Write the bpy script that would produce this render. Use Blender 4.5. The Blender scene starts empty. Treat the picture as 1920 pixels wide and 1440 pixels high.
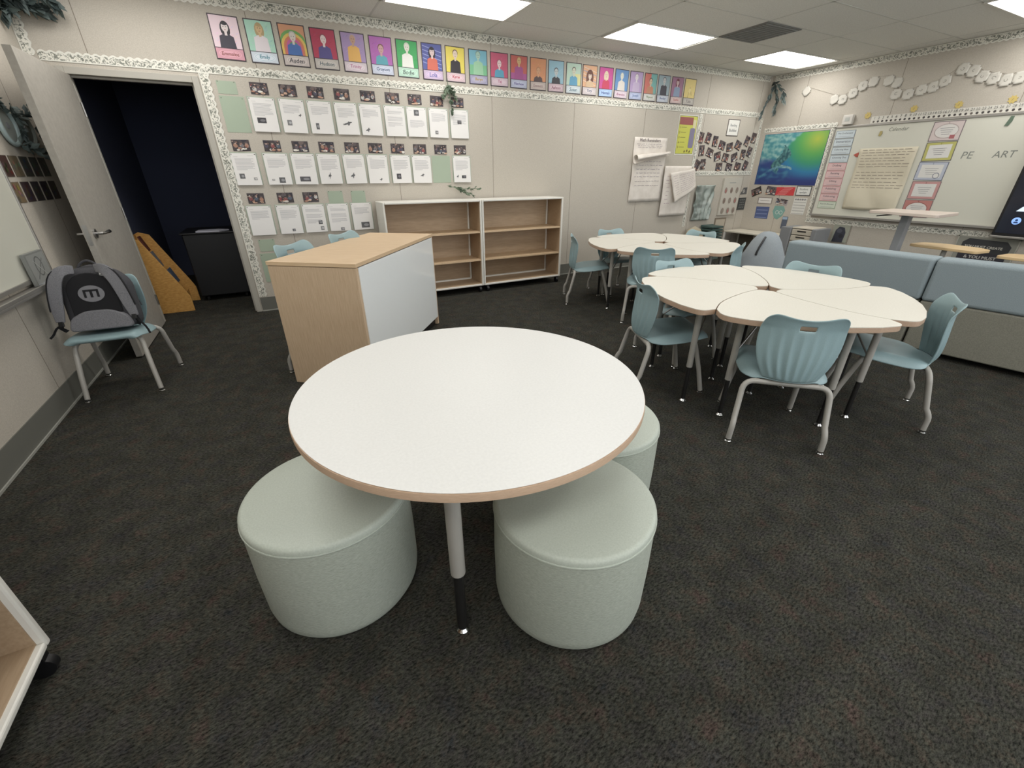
import bpy, bmesh, math, random
from mathutils import Vector, Matrix
R = math.radians
PI = math.pi
S = bpy.context.scene
COL = S.collection

# ------------------------------------------------------------------ camera
cam_d = bpy.data.cameras.new('camera'); cam = bpy.data.objects.new('camera', cam_d); COL.objects.link(cam)
cam_d.sensor_width = 36.0; cam_d.lens = 791.54 / 1920 * 36.0; cam_d.clip_start = 0.02; cam_d.clip_end = 60
YAW, PITCH, ROLL = 0.483240, 0.463580, -0.003486
_f = Vector((math.sin(YAW) * math.cos(PITCH), math.cos(YAW) * math.cos(PITCH), -math.sin(PITCH)))
_r = Vector((math.cos(YAW), -math.sin(YAW), 0)); _u = _r.cross(_f)
_r2 = _r * math.cos(ROLL) + _u * math.sin(ROLL); _u2 = _u * math.cos(ROLL) - _r * math.sin(ROLL)
cam.matrix_world = Matrix(((_r2.x, _u2.x, -_f.x, 0), (_r2.y, _u2.y, -_f.y, 0), (_r2.z, _u2.z, -_f.z, 1.37), (0, 0, 0, 1)))
S.camera = cam
# ------------------------------------------------------------------ world and exposure
w = bpy.data.worlds.new('world'); S.world = w; w.use_nodes = True
w.node_tree.nodes['Background'].inputs[0].default_value = (0.90, 0.95, 1.0, 1)
w.node_tree.nodes['Background'].inputs[1].default_value = 1.8
S.view_settings.view_transform = 'Standard'; S.view_settings.look = 'None'
S.view_settings.exposure = 0.72; S.view_settings.gamma = 1.0
S.view_settings.use_curve_mapping = False
LAMP = 6.4      # emission of a ceiling light panel

# room
XL, XR, YB, YF, H = -1.447, 7.56, 5.345, -3.6, 2.743

# ------------------------------------------------------------------ materials
def lin(c):
    c = [x / 255 for x in c[:3]]
    return tuple((x / 12.92 if x <= 0.04045 else ((x + 0.055) / 1.055) ** 2.4) for x in c) + (1.0,)
def mat(name, col, rough=0.6, metal=0.0, emit=None, es=1.0, spec=0.5, coat=0.0):
    m = bpy.data.materials.new(name); m.use_nodes = True
    b = m.node_tree.nodes['Principled BSDF']
    b.inputs['Base Color'].default_value = lin(col); b.inputs['Roughness'].default_value = rough
    b.inputs['Metallic'].default_value = metal
    b.inputs['Specular IOR Level'].default_value = spec
    b.inputs['Coat Weight'].default_value = coat
    if emit:
        b.inputs['Emission Color'].default_value = lin(emit); b.inputs['Emission Strength'].default_value = es
    return m
def nd(m, t, **kw):
    n = m.node_tree.nodes.new(t)
    for k, v in kw.items():
        if k in n.inputs: n.inputs[k].default_value = v
        else: setattr(n, k, v)
    return n
def lk(m, a, b): m.node_tree.links.new(a, b)
def noisy(m, c1, c2, scale=20, stretch=(1, 1, 1), detail=4, bump=0.0, bdist=0.001, rough=0.55, coords='Object', lo=0.35, hi=0.65):
    """two-tone noise on the base colour, optional bump from the same noise"""
    b = m.node_tree.nodes['Principled BSDF']
    tc = nd(m, 'ShaderNodeTexCoord'); mp = nd(m, 'ShaderNodeMapping'); mp.inputs['Scale'].default_value = stretch
    no = nd(m, 'ShaderNodeTexNoise'); no.inputs['Scale'].default_value = scale; no.inputs['Detail'].default_value = detail
    no.inputs['Roughness'].default_value = rough
    rp = nd(m, 'ShaderNodeValToRGB'); rp.color_ramp.elements[0].color = lin(c1); rp.color_ramp.elements[1].color = lin(c2)
    rp.color_ramp.elements[0].position = lo; rp.color_ramp.elements[1].position = hi
    lk(m, tc.outputs[coords], mp.inputs[0]); lk(m, mp.outputs[0], no.inputs['Vector']); lk(m, no.outputs['Fac'], rp.inputs[0])
    lk(m, rp.outputs[0], b.inputs['Base Color'])
    if bump:
        bp = nd(m, 'ShaderNodeBump'); bp.inputs['Strength'].default_value = bump; bp.inputs['Distance'].default_value = bdist
        lk(m, no.outputs['Fac'], bp.inputs['Height']); lk(m, bp.outputs[0], b.inputs['Normal'])
    return m
M = {}
M['wall'] = noisy(mat('wall_vinyl', (184, 177, 164), 0.75), (178, 171, 159), (191, 184, 172), 160, bump=0.25, bdist=0.0008)
M['seam'] = mat('wall_seam', (128, 119, 106), 0.8)
M['ceiling'] = noisy(mat('ceiling_tile', (226, 225, 218), 0.9), (218, 217, 211), (232, 231, 225), 90, detail=6, bump=0.2)
M['tbar'] = mat('ceiling_bar', (205, 204, 198), 0.6)
M['vent'] = mat('vent_grille', (120, 120, 117), 0.7)
M['base'] = mat('baseboard_rubber', (104, 104, 97), 0.6)
M['toe'] = mat('baseboard_toe', (150, 150, 142), 0.5)
M['frame_grey'] = mat('door_frame_paint', (172, 168, 158), 0.5)
M['door'] = noisy(mat('door_paint', (165, 160, 151), 0.5), (160, 155, 146), (168, 163, 154), 30)
M['chrome'] = mat('chrome', (205, 205, 205), 0.18, 1.0)
M['steel'] = mat('brushed_steel', (170, 168, 165), 0.35, 1.0)
M['black'] = mat('black_plastic', (18, 18, 20), 0.45)
M['blackmetal'] = mat('black_leg_metal', (52, 51, 50), 0.4, 0.6)
M['rubber'] = mat('rubber', (22, 22, 22), 0.8)
M['leg'] = mat('grey_leg_paint', (166, 163, 156), 0.42, 0.1)
M['plastic'] = noisy(mat('blue_chair_plastic', (139, 162, 166), 0.42), (136, 160, 164), (143, 166, 170), 300, bump=0.15, bdist=0.0003)
M['lam'] = noisy(mat('white_laminate', (212, 209, 197), 0.45, spec=0.3), (210, 206, 194), (216, 213, 202), 120)
M['lamw'] = noisy(mat('bright_white_laminate', (216, 216, 213), 0.45, spec=0.3), (214, 214, 211), (219, 219, 216), 120)
M['edge'] = noisy(mat('tan_edge_band', (178, 152, 130), 0.5), (170, 144, 122), (186, 160, 138), 60, (1, 1, 30))
M['edgew'] = noisy(mat('wood_edge_band', (200, 172, 146), 0.5), (190, 162, 136), (210, 182, 157), 50, (1, 1, 30))
M['white'] = mat('white_paint', (224, 222, 214), 0.4)
M['gloss'] = mat('glossy_white_board', (232, 235, 234), 0.12, coat=0.4)
M['wb'] = mat('whiteboard_surface', (206, 205, 192), 0.22)
M['alu'] = mat('aluminium_trim', (165, 162, 156), 0.4, 0.7)
M['oak'] = noisy(mat('light_oak', (194, 170, 142), 0.5), (188, 163, 134), (200, 176, 148), 14, (9, 9, 0.7), 5, bump=0.1)
M['oaktop'] = noisy(mat('light_oak_top', (206, 179, 145), 0.45), (201, 173, 138), (211, 185, 152), 14, (9, 0.7, 9), 5, bump=0.1)
M['shelfwood'] = noisy(mat('shelf_oak', (172, 149, 122), 0.5), (166, 143, 116), (178, 155, 128), 12, (0.7, 9, 9), 5)
M['birch'] = noisy(mat('golden_birch', (196, 146, 76), 0.5), (184, 134, 66), (208, 160, 90), 10, (3, 3, 8), 4)
M['sage'] = noisy(mat('sage_vinyl', (178, 185, 174), 0.5), (174, 181, 170), (183, 190, 179), 200, bump=0.1, bdist=0.0003)
M['sagefab'] = noisy(mat('sage_fabric', (166, 172, 160), 0.9), (150, 156, 144), (178, 184, 172), 90, (1, 1, 9), 6, bump=0.5, bdist=0.001)
M['sofa'] = noisy(mat('blue_grey_upholstery', (138, 150, 154), 0.85), (132, 144, 149), (146, 158, 162), 220, bump=0.3, bdist=0.0006)
M['sofab'] = noisy(mat('olive_grey_upholstery', (128, 126, 114), 0.9), (118, 117, 105), (138, 136, 124), 220, bump=0.3, bdist=0.0006)
M['bean'] = noisy(mat('beanbag_fabric', (142, 149, 153), 0.9), (136, 143, 148), (149, 156, 160), 200, bump=0.3, bdist=0.0006)
M['packgrey'] = noisy(mat('pack_grey_fabric', (112, 112, 116), 0.9), (100, 100, 104), (126, 126, 130), 300, bump=0.5, bdist=0.0006)
M['packdark'] = noisy(mat('pack_dark_fabric', (62, 62, 66), 0.9), (54, 54, 58), (72, 72, 76), 300, bump=0.5, bdist=0.0006)
M['mesh'] = noisy(mat('pack_black_mesh', (13, 13, 17), 0.85), (8, 8, 11), (20, 20, 25), 500, bump=0.6, bdist=0.0008)
M['leaf'] = noisy(mat('leaf_green', (96, 112, 92), 0.6), (72, 92, 74), (120, 134, 112), 12)
M['leafd'] = noisy(mat('leaf_dark', (70, 82, 80), 0.6), (52, 64, 64), (92, 104, 100), 12)
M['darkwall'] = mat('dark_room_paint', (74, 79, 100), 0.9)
M['darkfloor'] = mat('dark_room_carpet', (64, 60, 54), 0.95)
M['foil'] = noisy(mat('silver_foil', (150, 158, 152), 0.5, 0.5), (140, 150, 143), (176, 182, 176), 8)
M['paper'] = noisy(mat('chart_paper', (222, 214, 204), 0.7), (216, 208, 198), (228, 221, 212), 8)
M['greypl'] = mat('grey_plastic', (134, 136, 138), 0.5)
def print_mat():
    m = mat('printed_sheet', (200, 200, 200), 0.55); a = nd(m, 'ShaderNodeVertexColor'); a.layer_name = 'Col'
    lk(m, a.outputs[0], m.node_tree.nodes['Principled BSDF'].inputs['Base Color']); return m
M['print'] = print_mat()
def screen_mat():
    m = mat('lit_screen', (8, 8, 10), 0.15); a = nd(m, 'ShaderNodeVertexColor'); a.layer_name = 'Col'
    b = m.node_tree.nodes['Principled BSDF']
    lk(m, a.outputs[0], b.inputs['Emission Color']); b.inputs['Emission Strength'].default_value = 1.0; return m
M['screen'] = screen_mat()
def carpet():
    m = mat('carpet', (50, 47, 44), 1.0, spec=0.1); b = m.node_tree.nodes['Principled BSDF']
    tc = nd(m, 'ShaderNodeTexCoord')
    n1 = nd(m, 'ShaderNodeTexNoise'); n1.inputs['Scale'].default_value = 11.0; n1.inputs['Detail'].default_value = 8; n1.inputs['Roughness'].default_value = 0.72
    mp = nd(m, 'ShaderNodeMapping'); mp.inputs['Rotation'].default_value = (0, 0, -YAW); mp.inputs['Scale'].default_value = (0.55, 1.25, 1)
    n2 = nd(m, 'ShaderNodeTexNoise'); n2.inputs['Scale'].default_value = 120; n2.inputs['Detail'].default_value = 4; n2.inputs['Roughness'].default_value = 0.8
    n3 = nd(m, 'ShaderNodeTexNoise'); n3.inputs['Scale'].default_value = 9; n3.inputs['Detail'].default_value = 7
    for n in (n1, n3): lk(m, tc.outputs['Object'], n.inputs['Vector'])
    lk(m, tc.outputs['Object'], mp.inputs[0]); lk(m, mp.outputs[0], n2.inputs['Vector'])
    r1 = nd(m, 'ShaderNodeValToRGB'); e = r1.color_ramp.elements
    e[0].position = 0.3; e[0].color = lin((47, 51, 52)); e[1].position = 0.72; e[1].color = lin((68, 60, 51))
    for p, c in ((0.42, (56, 54, 51)), (0.5, (55, 56, 50)), (0.58, (61, 57, 50)), (0.65, (65, 55, 51))):
        x = e.new(p); x.color = lin(c)
    lk(m, n1.outputs['Fac'], r1.inputs[0])
    r2 = nd(m, 'ShaderNodeValToRGB'); r2.color_ramp.elements[0].position = 0.36; r2.color_ramp.elements[0].color = (0.22, 0.22, 0.22, 1)
    r2.color_ramp.elements[1].position = 0.66; r2.color_ramp.elements[1].color = (2.0, 2.0, 2.0, 1)
    lk(m, n2.outputs['Fac'], r2.inputs[0])
    mx = nd(m, 'ShaderNodeMix', data_type='RGBA', blend_type='MULTIPLY'); mx.inputs['Factor'].default_value = 1
    lk(m, r1.outputs[0], mx.inputs[6]); lk(m, r2.outputs[0], mx.inputs[7]); 
    r3 = nd(m, 'ShaderNodeValToRGB'); r3.color_ramp.elements[0].position = 0.35; r3.color_ramp.elements[0].color = (0.84, 0.84, 0.84, 1)
    r3.color_ramp.elements[1].position = 0.65; r3.color_ramp.elements[1].color = (1.15, 1.15, 1.15, 1)
    lk(m, n3.outputs['Fac'], r3.inputs[0])
    my = nd(m, 'ShaderNodeMix', data_type='RGBA', blend_type='MULTIPLY'); my.inputs['Factor'].default_value = 1
    lk(m, mx.outputs[2], my.inputs[6]); lk(m, r3.outputs[0], my.inputs[7]); lk(m, my.outputs[2], b.inputs['Base Color'])
    bp = nd(m, 'ShaderNodeBump'); bp.inputs['Strength'].default_value = 0.9; bp.inputs['Distance'].default_value = 0.006
    lk(m, n2.outputs['Fac'], bp.inputs['Height']); lk(m, bp.outputs[0], b.inputs['Normal'])
    return m
M['carpet'] = carpet()
def border_mat():
    m = mat('leafy_border_card', (215, 212, 200), 0.6); b = m.node_tree.nodes['Principled BSDF']
    tc = nd(m, 'ShaderNodeTexCoord')
    v = nd(m, 'ShaderNodeTexNoise'); v.inputs['Scale'].default_value = 50; v.inputs['Detail'].default_value = 1.0; v.inputs['Distortion'].default_value = 1.5
    r = nd(m, 'ShaderNodeValToRGB'); e = r.color_ramp.elements
    e[0].position = 0.38; e[0].color = lin((122, 124, 114)); e[1].position = 0.54; e[1].color = lin((226, 223, 212))
    x = e.new(0.46); x.color = lin((160, 161, 150))
    lk(m, tc.outputs['Object'], v.inputs['Vector']); lk(m, v.outputs['Fac'], r.inputs[0]); lk(m, r.outputs[0], b.inputs['Base Color'])
    return m
M['border'] = border_mat(); M['rim'] = mat('border_rim', (222, 220, 210), 0.6)

# ------------------------------------------------------------------ helpers
def tag(o, label=None, cat=None, group=None, kind=None):
    if label: o['label'] = label
    if cat: o['category'] = cat
    if group: o['group'] = group
    if kind: o['kind'] = kind
    return o
def empty(name, loc=(0, 0, 0), rz=0.0):
    o = bpy.data.objects.new(name, None); COL.objects.link(o); o.location = loc; o.rotation_euler = (0, 0, rz)
    o.empty_display_size = 0.1; return o
def copy_tree(o, parent=None):
    c = o.copy(); COL.objects.link(c)
    if parent: c.parent = parent
    for ch in list(o.children): copy_tree(ch, c)
    return c
class MB:
    def __init__(s): s.v = []; s.f = []; s.m = []; s.c = []
    def add(s, vs, fs, mi=0):
        n = len(s.v); s.v += [tuple(p) for p in vs]; s.f += [tuple(i + n for i in f) for f in fs]; s.m += [mi] * len(fs); return s
    def box(s, x0, x1, y0, y1, z0, z1, mi=0):
        vs = [(x, y, z) for z in (z0, z1) for y in (y0, y1) for x in (x0, x1)]
        return s.add(vs, [(0, 2, 3, 1), (4, 5, 7, 6), (0, 1, 5, 4), (2, 6, 7, 3), (0, 4, 6, 2), (1, 3, 7, 5)], mi)
    def prism(s, pts, z0, z1, mi=0, top=None):
        n = len(pts); vs = [(x, y, z0) for x, y in pts] + [(x, y, z1) for x, y in pts]
        s.add(vs, [tuple(range(n))[::-1]], mi); k = len(s.v) - 2 * n
        s.f.append(tuple(k + n + i for i in range(n))); s.m.append(mi if top is None else top)
        for i in range(n): s.f.append((k + i, k + (i + 1) % n, k + n + (i + 1) % n, k + n + i)); s.m.append(mi)
        return s
    def tube(s, path, r, n=12, mi=0, cap=True, close=False):
        P = [Vector(p) for p in path]; L = len(P); rr = r if isinstance(r, (list, tuple)) else [r] * L
        rings = []; up = None
        for i in range(L):
            a = P[i - 1] if (i > 0 or close) else P[i]; b = P[(i + 1) % L] if (i < L - 1 or close) else P[i]
            t = (b - a).normalized()
            if up is None: up = t.orthogonal().normalized()
            up = (up - t * up.dot(t)); up = up.normalized() if up.length > 1e-6 else t.orthogonal().normalized()
            sd = t.cross(up)
            rings.append([P[i] + (up * math.cos(2 * PI * k / n) + sd * math.sin(2 * PI * k / n)) * rr[i] for k in range(n)])
        vs = [p for q in rings for p in q]; fs = []
        for i in range(L if close else L - 1):
            j = (i + 1) % L
            for k in range(n): fs.append((i * n + k, i * n + (k + 1) % n, j * n + (k + 1) % n, j * n + k))
        if cap and not close: fs += [tuple(range(n))[::-1], tuple((L - 1) * n + k for k in range(n))]
        return s.add(vs, fs, mi)
    def lathe(s, prof, n=32, c=(0, 0), mi=0):
        vs = []; fs = []
        for r, z in prof:
            for k in range(n): a = 2 * PI * k / n; vs.append((c[0] + r * math.cos(a), c[1] + r * math.sin(a), z))
        for i in range(len(prof) - 1):
            for k in range(n): fs.append((i * n + k, i * n + (k + 1) % n, (i + 1) * n + (k + 1) % n, (i + 1) * n + k))
        if prof[0][0] > 1e-6: fs.append(tuple(range(n))[::-1])
        if prof[-1][0] > 1e-6: fs.append(tuple((len(prof) - 1) * n + k for k in range(n)))
        return s.add(vs, fs, mi)
    def grid(s, nu, nv, fn, mi=0, skip=None):
        vs = [fn(i / nu, j / nv) for j in range(nv + 1) for i in range(nu + 1)]; fs = []
        for j in range(nv):
            for i in range(nu):
                if skip and skip(i, j): continue
                a = j * (nu + 1) + i; fs.append((a, a + 1, a + nu + 2, a + nu + 1))
        return s.add(vs, fs, mi)
    def build(s, name, mats, parent=None, smooth=False, bevel=0, bseg=2, sub=0, solid=0, loc=None):
        me = bpy.data.meshes.new(name); me.from_pydata([tuple(p) for p in s.v], [], s.f)
        if not isinstance(mats, (list, tuple)): mats = [mats]
        for m in mats: me.materials.append(m)
        for p, mi in zip(me.polygons, s.m): p.material_index = mi
        bm = bmesh.new(); bm.from_mesh(me)
        if solid or sub: bmesh.ops.remove_doubles(bm, verts=bm.verts, dist=1e-5)
        if not solid: bmesh.ops.recalc_face_normals(bm, faces=bm.faces)
        bm.to_mesh(me); bm.free()
        if smooth:
            for p in me.polygons: p.use_smooth = True
        o = bpy.data.objects.new(name, me); COL.objects.link(o)
        if parent: o.parent = parent
        if loc: o.location = loc
        if solid: md = o.modifiers.new('solid', 'SOLIDIFY'); md.thickness = solid; md.offset = 0
        if bevel:
            md = o.modifiers.new('bevel', 'BEVEL'); md.width = bevel; md.segments = bseg; md.limit_method = 'ANGLE'; md.angle_limit = R(40)
            md.harden_normals = False
        if sub: md = o.modifiers.new('sub', 'SUBSURF'); md.levels = sub; md.render_levels = sub
        if smooth and not sub and hasattr(me, 'set_sharp_from_angle'): me.set_sharp_from_angle(angle=R(42))
        return o
def fillet(pts, rad, seg=6):
    """round the corners of a 2D polygon; rad is one number or one per corner"""
    out = []; n = len(pts)
    for i in range(n):
        p = Vector(pts[i]); r = rad[i] if isinstance(rad, (list, tuple)) else rad
        if r <= 0: out.append(tuple(p)); continue
        a = Vector(pts[i - 1]) - p; b = Vector(pts[(i + 1) % n]) - p
        ra = min(r, a.length * 0.49); rb = min(r, b.length * 0.49); A = p + a.normalized() * ra; B = p + b.normalized() * rb
        for k in range(seg + 1):
            t = k / seg; out.append(tuple(A * (1 - t) ** 2 + p * 2 * t * (1 - t) + B * t * t))
    return out
def rbox(w, h, r, seg=5): return fillet([(-w / 2, -h / 2), (w / 2, -h / 2), (w / 2, h / 2), (-w / 2, h / 2)], r, seg)
_tx = {}
def text_mesh(s, bold=False):
    if s in _tx: return _tx[s]
    cu = bpy.data.curves.new('t', 'FONT'); cu.body = s; cu.size = 1.0; cu.resolution_u = 2
    o = bpy.data.objects.new('t', cu); me = o.to_mesh()
    vs = [(v.co.x, v.co.y) for v in me.vertices]; fs = [tuple(p.vertices) for p in me.polygons]
    o.to_mesh_clear(); bpy.data.objects.remove(o); bpy.data.curves.remove(cu)
    if vs:
        x0 = min(v[0] for v in vs); x1 = max(v[0] for v in vs); y0 = min(v[1] for v in vs); y1 = max(v[1] for v in vs)
        vs = [(x - (x0 + x1) / 2, y - (y0 + y1) / 2) for x, y in vs]; _tx[s] = (vs, fs, x1 - x0, y1 - y0)
    else: _tx[s] = ([], [], 1, 1)
    return _tx[s]
class Art:
    """flat printed thing: local x right, y up, z out of the wall; every face carries its ink colour"""
    def __init__(s): s.v = []; s.f = []; s.c = []; s.k = 0
    def _add(s, vs, fs, col):
        n = len(s.v); s.v += vs; s.f += [tuple(i + n for i in f) for f in fs]; s.c += [col] * len(fs)
    def z(s): s.k += 1; return 0.0005 * s.k
    def sheet(s, pts, t, col):
        n = len(pts); s._add([(x, y, 0) for x, y in pts] + [(x, y, t) for x, y in pts],
             [tuple(range(n))[::-1], tuple(range(n, 2 * n))] + [(i, (i + 1) % n, n + (i + 1) % n, n + i) for i in range(n)], col); s.t = t; return s
    def poly(s, pts, col, z=None):
        z = s.t + (s.z() if z is None else z); s._add([(x, y, z) for x, y in pts], [tuple(range(len(pts)))], col); return s
    def rect(s, x0, x1, y0, y1, col, z=None): return s.poly([(x0, y0), (x1, y0), (x1, y1), (x0, y1)], col, z)
    def ell(s, x, y, rx, ry, col, n=14, rot=0, z=None):
        c, q = math.cos(rot), math.sin(rot)
        return s.poly([(x + rx * math.cos(2 * PI * k / n) * c - ry * math.sin(2 * PI * k / n) * q, y + rx * math.cos(2 * PI * k / n) * q + ry * math.sin(2 * PI * k / n) * c) for k in range(n)], col, z)
    def ring(s, x, y, rx, ry, wd, col, n=20):
        z = s.t + s.z(); vs = []; 
        for k in range(n):
            a = 2 * PI * k / n; vs += [(x + rx * math.cos(a), y + ry * math.sin(a), z), (x + (rx - wd) * math.cos(a), y + (ry - wd) * math.sin(a), z)]
        s._add(vs, [(2 * k, (2 * k + 2) % (2 * n), (2 * k + 3) % (2 * n), 2 * k + 1) for k in range(n)], col); return s
    def frame(s, x0, x1, y0, y1, wd, col):
        z = s.k * 0.0005 + 0.0005; s.k += 1
        for a in ((x0, x1, y0, y0 + wd), (x0, x1, y1 - wd, y1), (x0, x0 + wd, y0 + wd, y1 - wd), (x1 - wd, x1, y0 + wd, y1 - wd)): s.rect(*a, col, z)
        return s
    def line(s, x0, y0, x1, y1, wd, col, z=None):
        d = Vector((x1 - x0, y1 - y0)); n = Vector((-d.y, d.x)).normalized() * wd / 2
        return s.poly([(x0 + n.x, y0 + n.y), (x0 - n.x, y0 - n.y), (x1 - n.x, y1 - n.y), (x1 + n.x, y1 + n.y)][::-1], col, z)
    def text(s, t, x, y, w=None, h=None, col=(30, 30, 30), shear=0.0, fat=0):
        vs, fs, tw, th = text_mesh(t)
        if not vs: return s
        sc = min(w / tw if w else 9, h / th if h else 9); z = s.t + s.z()
        s._add([(x + (a + shear * b) * sc, y + b * sc, z) for a, b in vs], fs, col)
        if fat: s._add([(x + (a + shear * b) * sc + fat, y + b * sc + fat * 0.6, z + 0.0002) for a, b in vs], fs, col)
        return s
    def build(s, name, wall, a, z, off=0.001, rot=0.0, tilt=0.0, parent=None, mt=None):
        me = bpy.data.meshes.new(name); me.from_pydata(s.v, [], s.f); me.materials.append(mt or M['print'])
        ca = me.color_attributes.new('Col', 'FLOAT_COLOR', 'CORNER'); i = 0
        buf = []
        for p, c in zip(me.polygons, s.c):
            g_ = sum(c[:3]) / 3; c = [(q * .84 + g_ * .16) for q in c[:3]]; buf += list(lin(c)) * p.loop_total
        ca.data.foreach_set('color', buf)
        o = bpy.data.objects.new(name, me); COL.objects.link(o)
        r, n = WALLS[wall][0:2]; r = Vector(r); n = Vector(n); u = Vector((0, 0, 1))
        m = Matrix((r, u, n)).transposed().to_4x4()
        m = m @ Matrix.Rotation(rot, 4, 'Z') @ Matrix.Rotation(tilt, 4, 'X')
        p = {'back': Vector((a, YB - off, z)), 'right': Vector((XR - off, a, z)), 'left': Vector((XL + off, a, z))}[wall]
        m.translation = p
        if parent: o.parent = parent; o.matrix_world = m
        else: o.matrix_world = m
        return o
WALLS = {'back': ((1, 0, 0), (0, -1, 0)), 'right': ((0, -1, 0), (-1, 0, 0)), 'left': ((0, 1, 0), (1, 0, 0))}
ORD = ['first', 'second', 'third', 'fourth', 'fifth', 'sixth', 'seventh', 'eighth', 'ninth', 'tenth', 'eleventh', 'twelfth', 'thirteenth', 'fourteenth', 'fifteenth', 'sixteenth', 'seventeenth', 'eighteenth', 'nineteenth', 'twentieth', 'twenty-first', 'twenty-second', 'twenty-third', 'twenty-fourth']
rnd = random.Random(7)

# ------------------------------------------------------------------ ceiling lights (the room's lamps)
def diffuser_mat():
    m = bpy.data.materials.new('light_diffuser'); m.use_nodes = True; nt = m.node_tree; nt.nodes.clear()
    out = nt.nodes.new('ShaderNodeOutputMaterial'); em = nt.nodes.new('ShaderNodeEmission')
    tc = nt.nodes.new('ShaderNodeTexCoord'); wv = nt.nodes.new('ShaderNodeTexWave'); wv.bands_direction = 'Y'; wv.inputs['Scale'].default_value = 1.6; wv.inputs['Distortion'].default_value = 0.3
    mr = nt.nodes.new('ShaderNodeMapRange'); mr.inputs['To Min'].default_value = 0.8 * LAMP; mr.inputs['To Max'].default_value = 1.15 * LAMP
    em.inputs['Color'].default_value = (1.0, 0.98, 0.95, 1)
    nt.links.new(tc.outputs['Object'], wv.inputs['Vector']); nt.links.new(wv.outputs['Fac'], mr.inputs['Value'])
    nt.links.new(mr.outputs[0], em.inputs['Strength']); nt.links.new(em.outputs[0], out.inputs[0]); return m
M['diff'] = diffuser_mat()
def ceiling_light():
    t = empty('ceiling_light')
    f = MB(); a, b, wd = 0.607, 0.303, 0.02
    f.box(-a, a, -b, -b + wd, -0.006, 0.03).box(-a, a, b - wd, b, -0.006, 0.03).box(-a, -a + wd, -b + wd, b - wd, -0.006, 0.03).box(a - wd, a, -b + wd, b - wd, -0.006, 0.03)
    f.build('frame', M['white'], t)
    d = MB(); d.add([(-a + wd, -b + wd, 0.004), (a - wd, -b + wd, 0.004), (a - wd, b - wd, 0.004), (-a + wd, b - wd, 0.004)], [(3, 2, 1, 0)])
    o = d.build('diffuser', M['diff'], t)
    return t
lights = []
LX = [0.64 - 1.22, 1.86, 4.30, 6.72]; LY = [4.545, 2.10, -0.34, -2.6]
lab = {(1, 0): 'fluorescent ceiling panel nearest the door wall, cut by the top of the view', (2, 0): 'lit ceiling panel in the middle, to the left of the grey air vent',
       (3, 0): 'small lit ceiling panel nearest the far right corner of the room', (3, 1): 'lit ceiling panel at the top right edge, above the whiteboard wall'}
proto = None
for i, x in enumerate(LX):
    for j, y in enumerate(LY):
        if i == 0 and j == 0: pass
        o = ceiling_light() if proto is None else copy_tree(proto)
        proto = proto or o
        o.location = (x, y, H - 0.004)
        tag(o, lab.get((i, j), 'ceiling panel light outside the view above the camera side of the room'), 'ceiling light', 'ceiling panel lights')
bpy.data.objects['ceiling_light']

# ------------------------------------------------------------------ room shell
def struct(o): o['kind'] = 'structure'; return o
struct(MB().box(XL - 0.1, XR + 0.1, YF - 0.1, YB, -0.06, 0.0).build('floor', M['carpet']))
c = MB().box(XL - 0.1, XR + 0.1, YF - 0.1, YB + 0.1, H + 0.03, H + 0.1)
lights_xy = [(x, y) for x in LX for y in LY]
gx = [XL] + [x for x in (-1.19 + 1.2133 * k for k in range(0, 8)) if x < XR] + [XR]
gy = [YF] + [y for y in (4.85 - 0.611 * k for k in range(-0, 14)) if YF < y < YB][::-1] + [YB]
def is_light(x, y): return any(abs(x - a) < 0.3 and abs(y - b) < 0.2 for a, b in lights_xy)
LIT = set()
for i in range(len(gx) - 1):
    for j in range(len(gy) - 1):
        x, y = (gx[i] + gx[i + 1]) / 2, (gy[j] + gy[j + 1]) / 2
        if is_light(x, y): continue
        c.box(gx[i], gx[i + 1], gy[j], gy[j + 1], H, H + 0.03)
for x in gx[1:-1]: c.box(x - 0.009, x + 0.009, YF, YB, H - 0.002, H + 0.001, 1)
for y in gy[1:-1]: c.box(XL, XR, y - 0.009, y + 0.009, H - 0.002, H + 0.001, 1)
struct(c.build('ceiling', [M['ceiling'], M['tbar']]))
DX0, DX1, DZ = -1.24, -0.385, 2.095
wbk = MB().box(XL - 0.1, DX0 - 0.05, YB, YB + 0.14, 0, H).box(DX1 + 0.05, XR + 0.1, YB, YB + 0.14, 0, H).box(DX0 - 0.05, DX1 + 0.05, YB, YB + 0.14, DZ + 0.05, H)
for x in (-1.05, 0.15, 1.36, 2.55, 3.73, 4.95, 6.15, 7.36):
    if DX0 - 0.1 < x < DX1 + 0.1: wbk.box(x - 0.0025, x + 0.0025, YB - 0.0006, YB, DZ + 0.1, H, 1)
    else: wbk.box(x - 0.0025, x + 0.0025, YB - 0.0006, YB, 0.15, H, 1)
struct(wbk.build('wall_back', [M['wall'], M['seam']]))
wr = MB().box(XR, XR + 0.1, -.3, YB, 0, H).box(XR, XR + .1, YF, -.3, 0, .9).box(XR, XR + .1, YF, -.3, 2.55, H)  # out-of-view end left open, added so world light softens the room
for y in (YF, -2.5, -1.43, -.36): wr.box(XR, XR + .1, y, y + .06, .9, 2.55)  # posts between the added fill-light openings
for y in (4.75, 3.53, 2.31, 1.09): wr.box(XR - 0.0006, XR, y - 0.0025, y + 0.0025, 0.15, H, 1)
struct(wr.build('wall_right', [M['wall'], M['seam']]))
wl = MB().box(XL - 0.1, XL, YF, YB, 0, H)
for y in (4.7, 3.48, 2.26, 1.04): wl.box(XL, XL + 0.0006, y - 0.0025, y + 0.0025, 0.15, H, 1)
struct(wl.build('wall_left', [M['wall'], M['seam']]))
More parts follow.
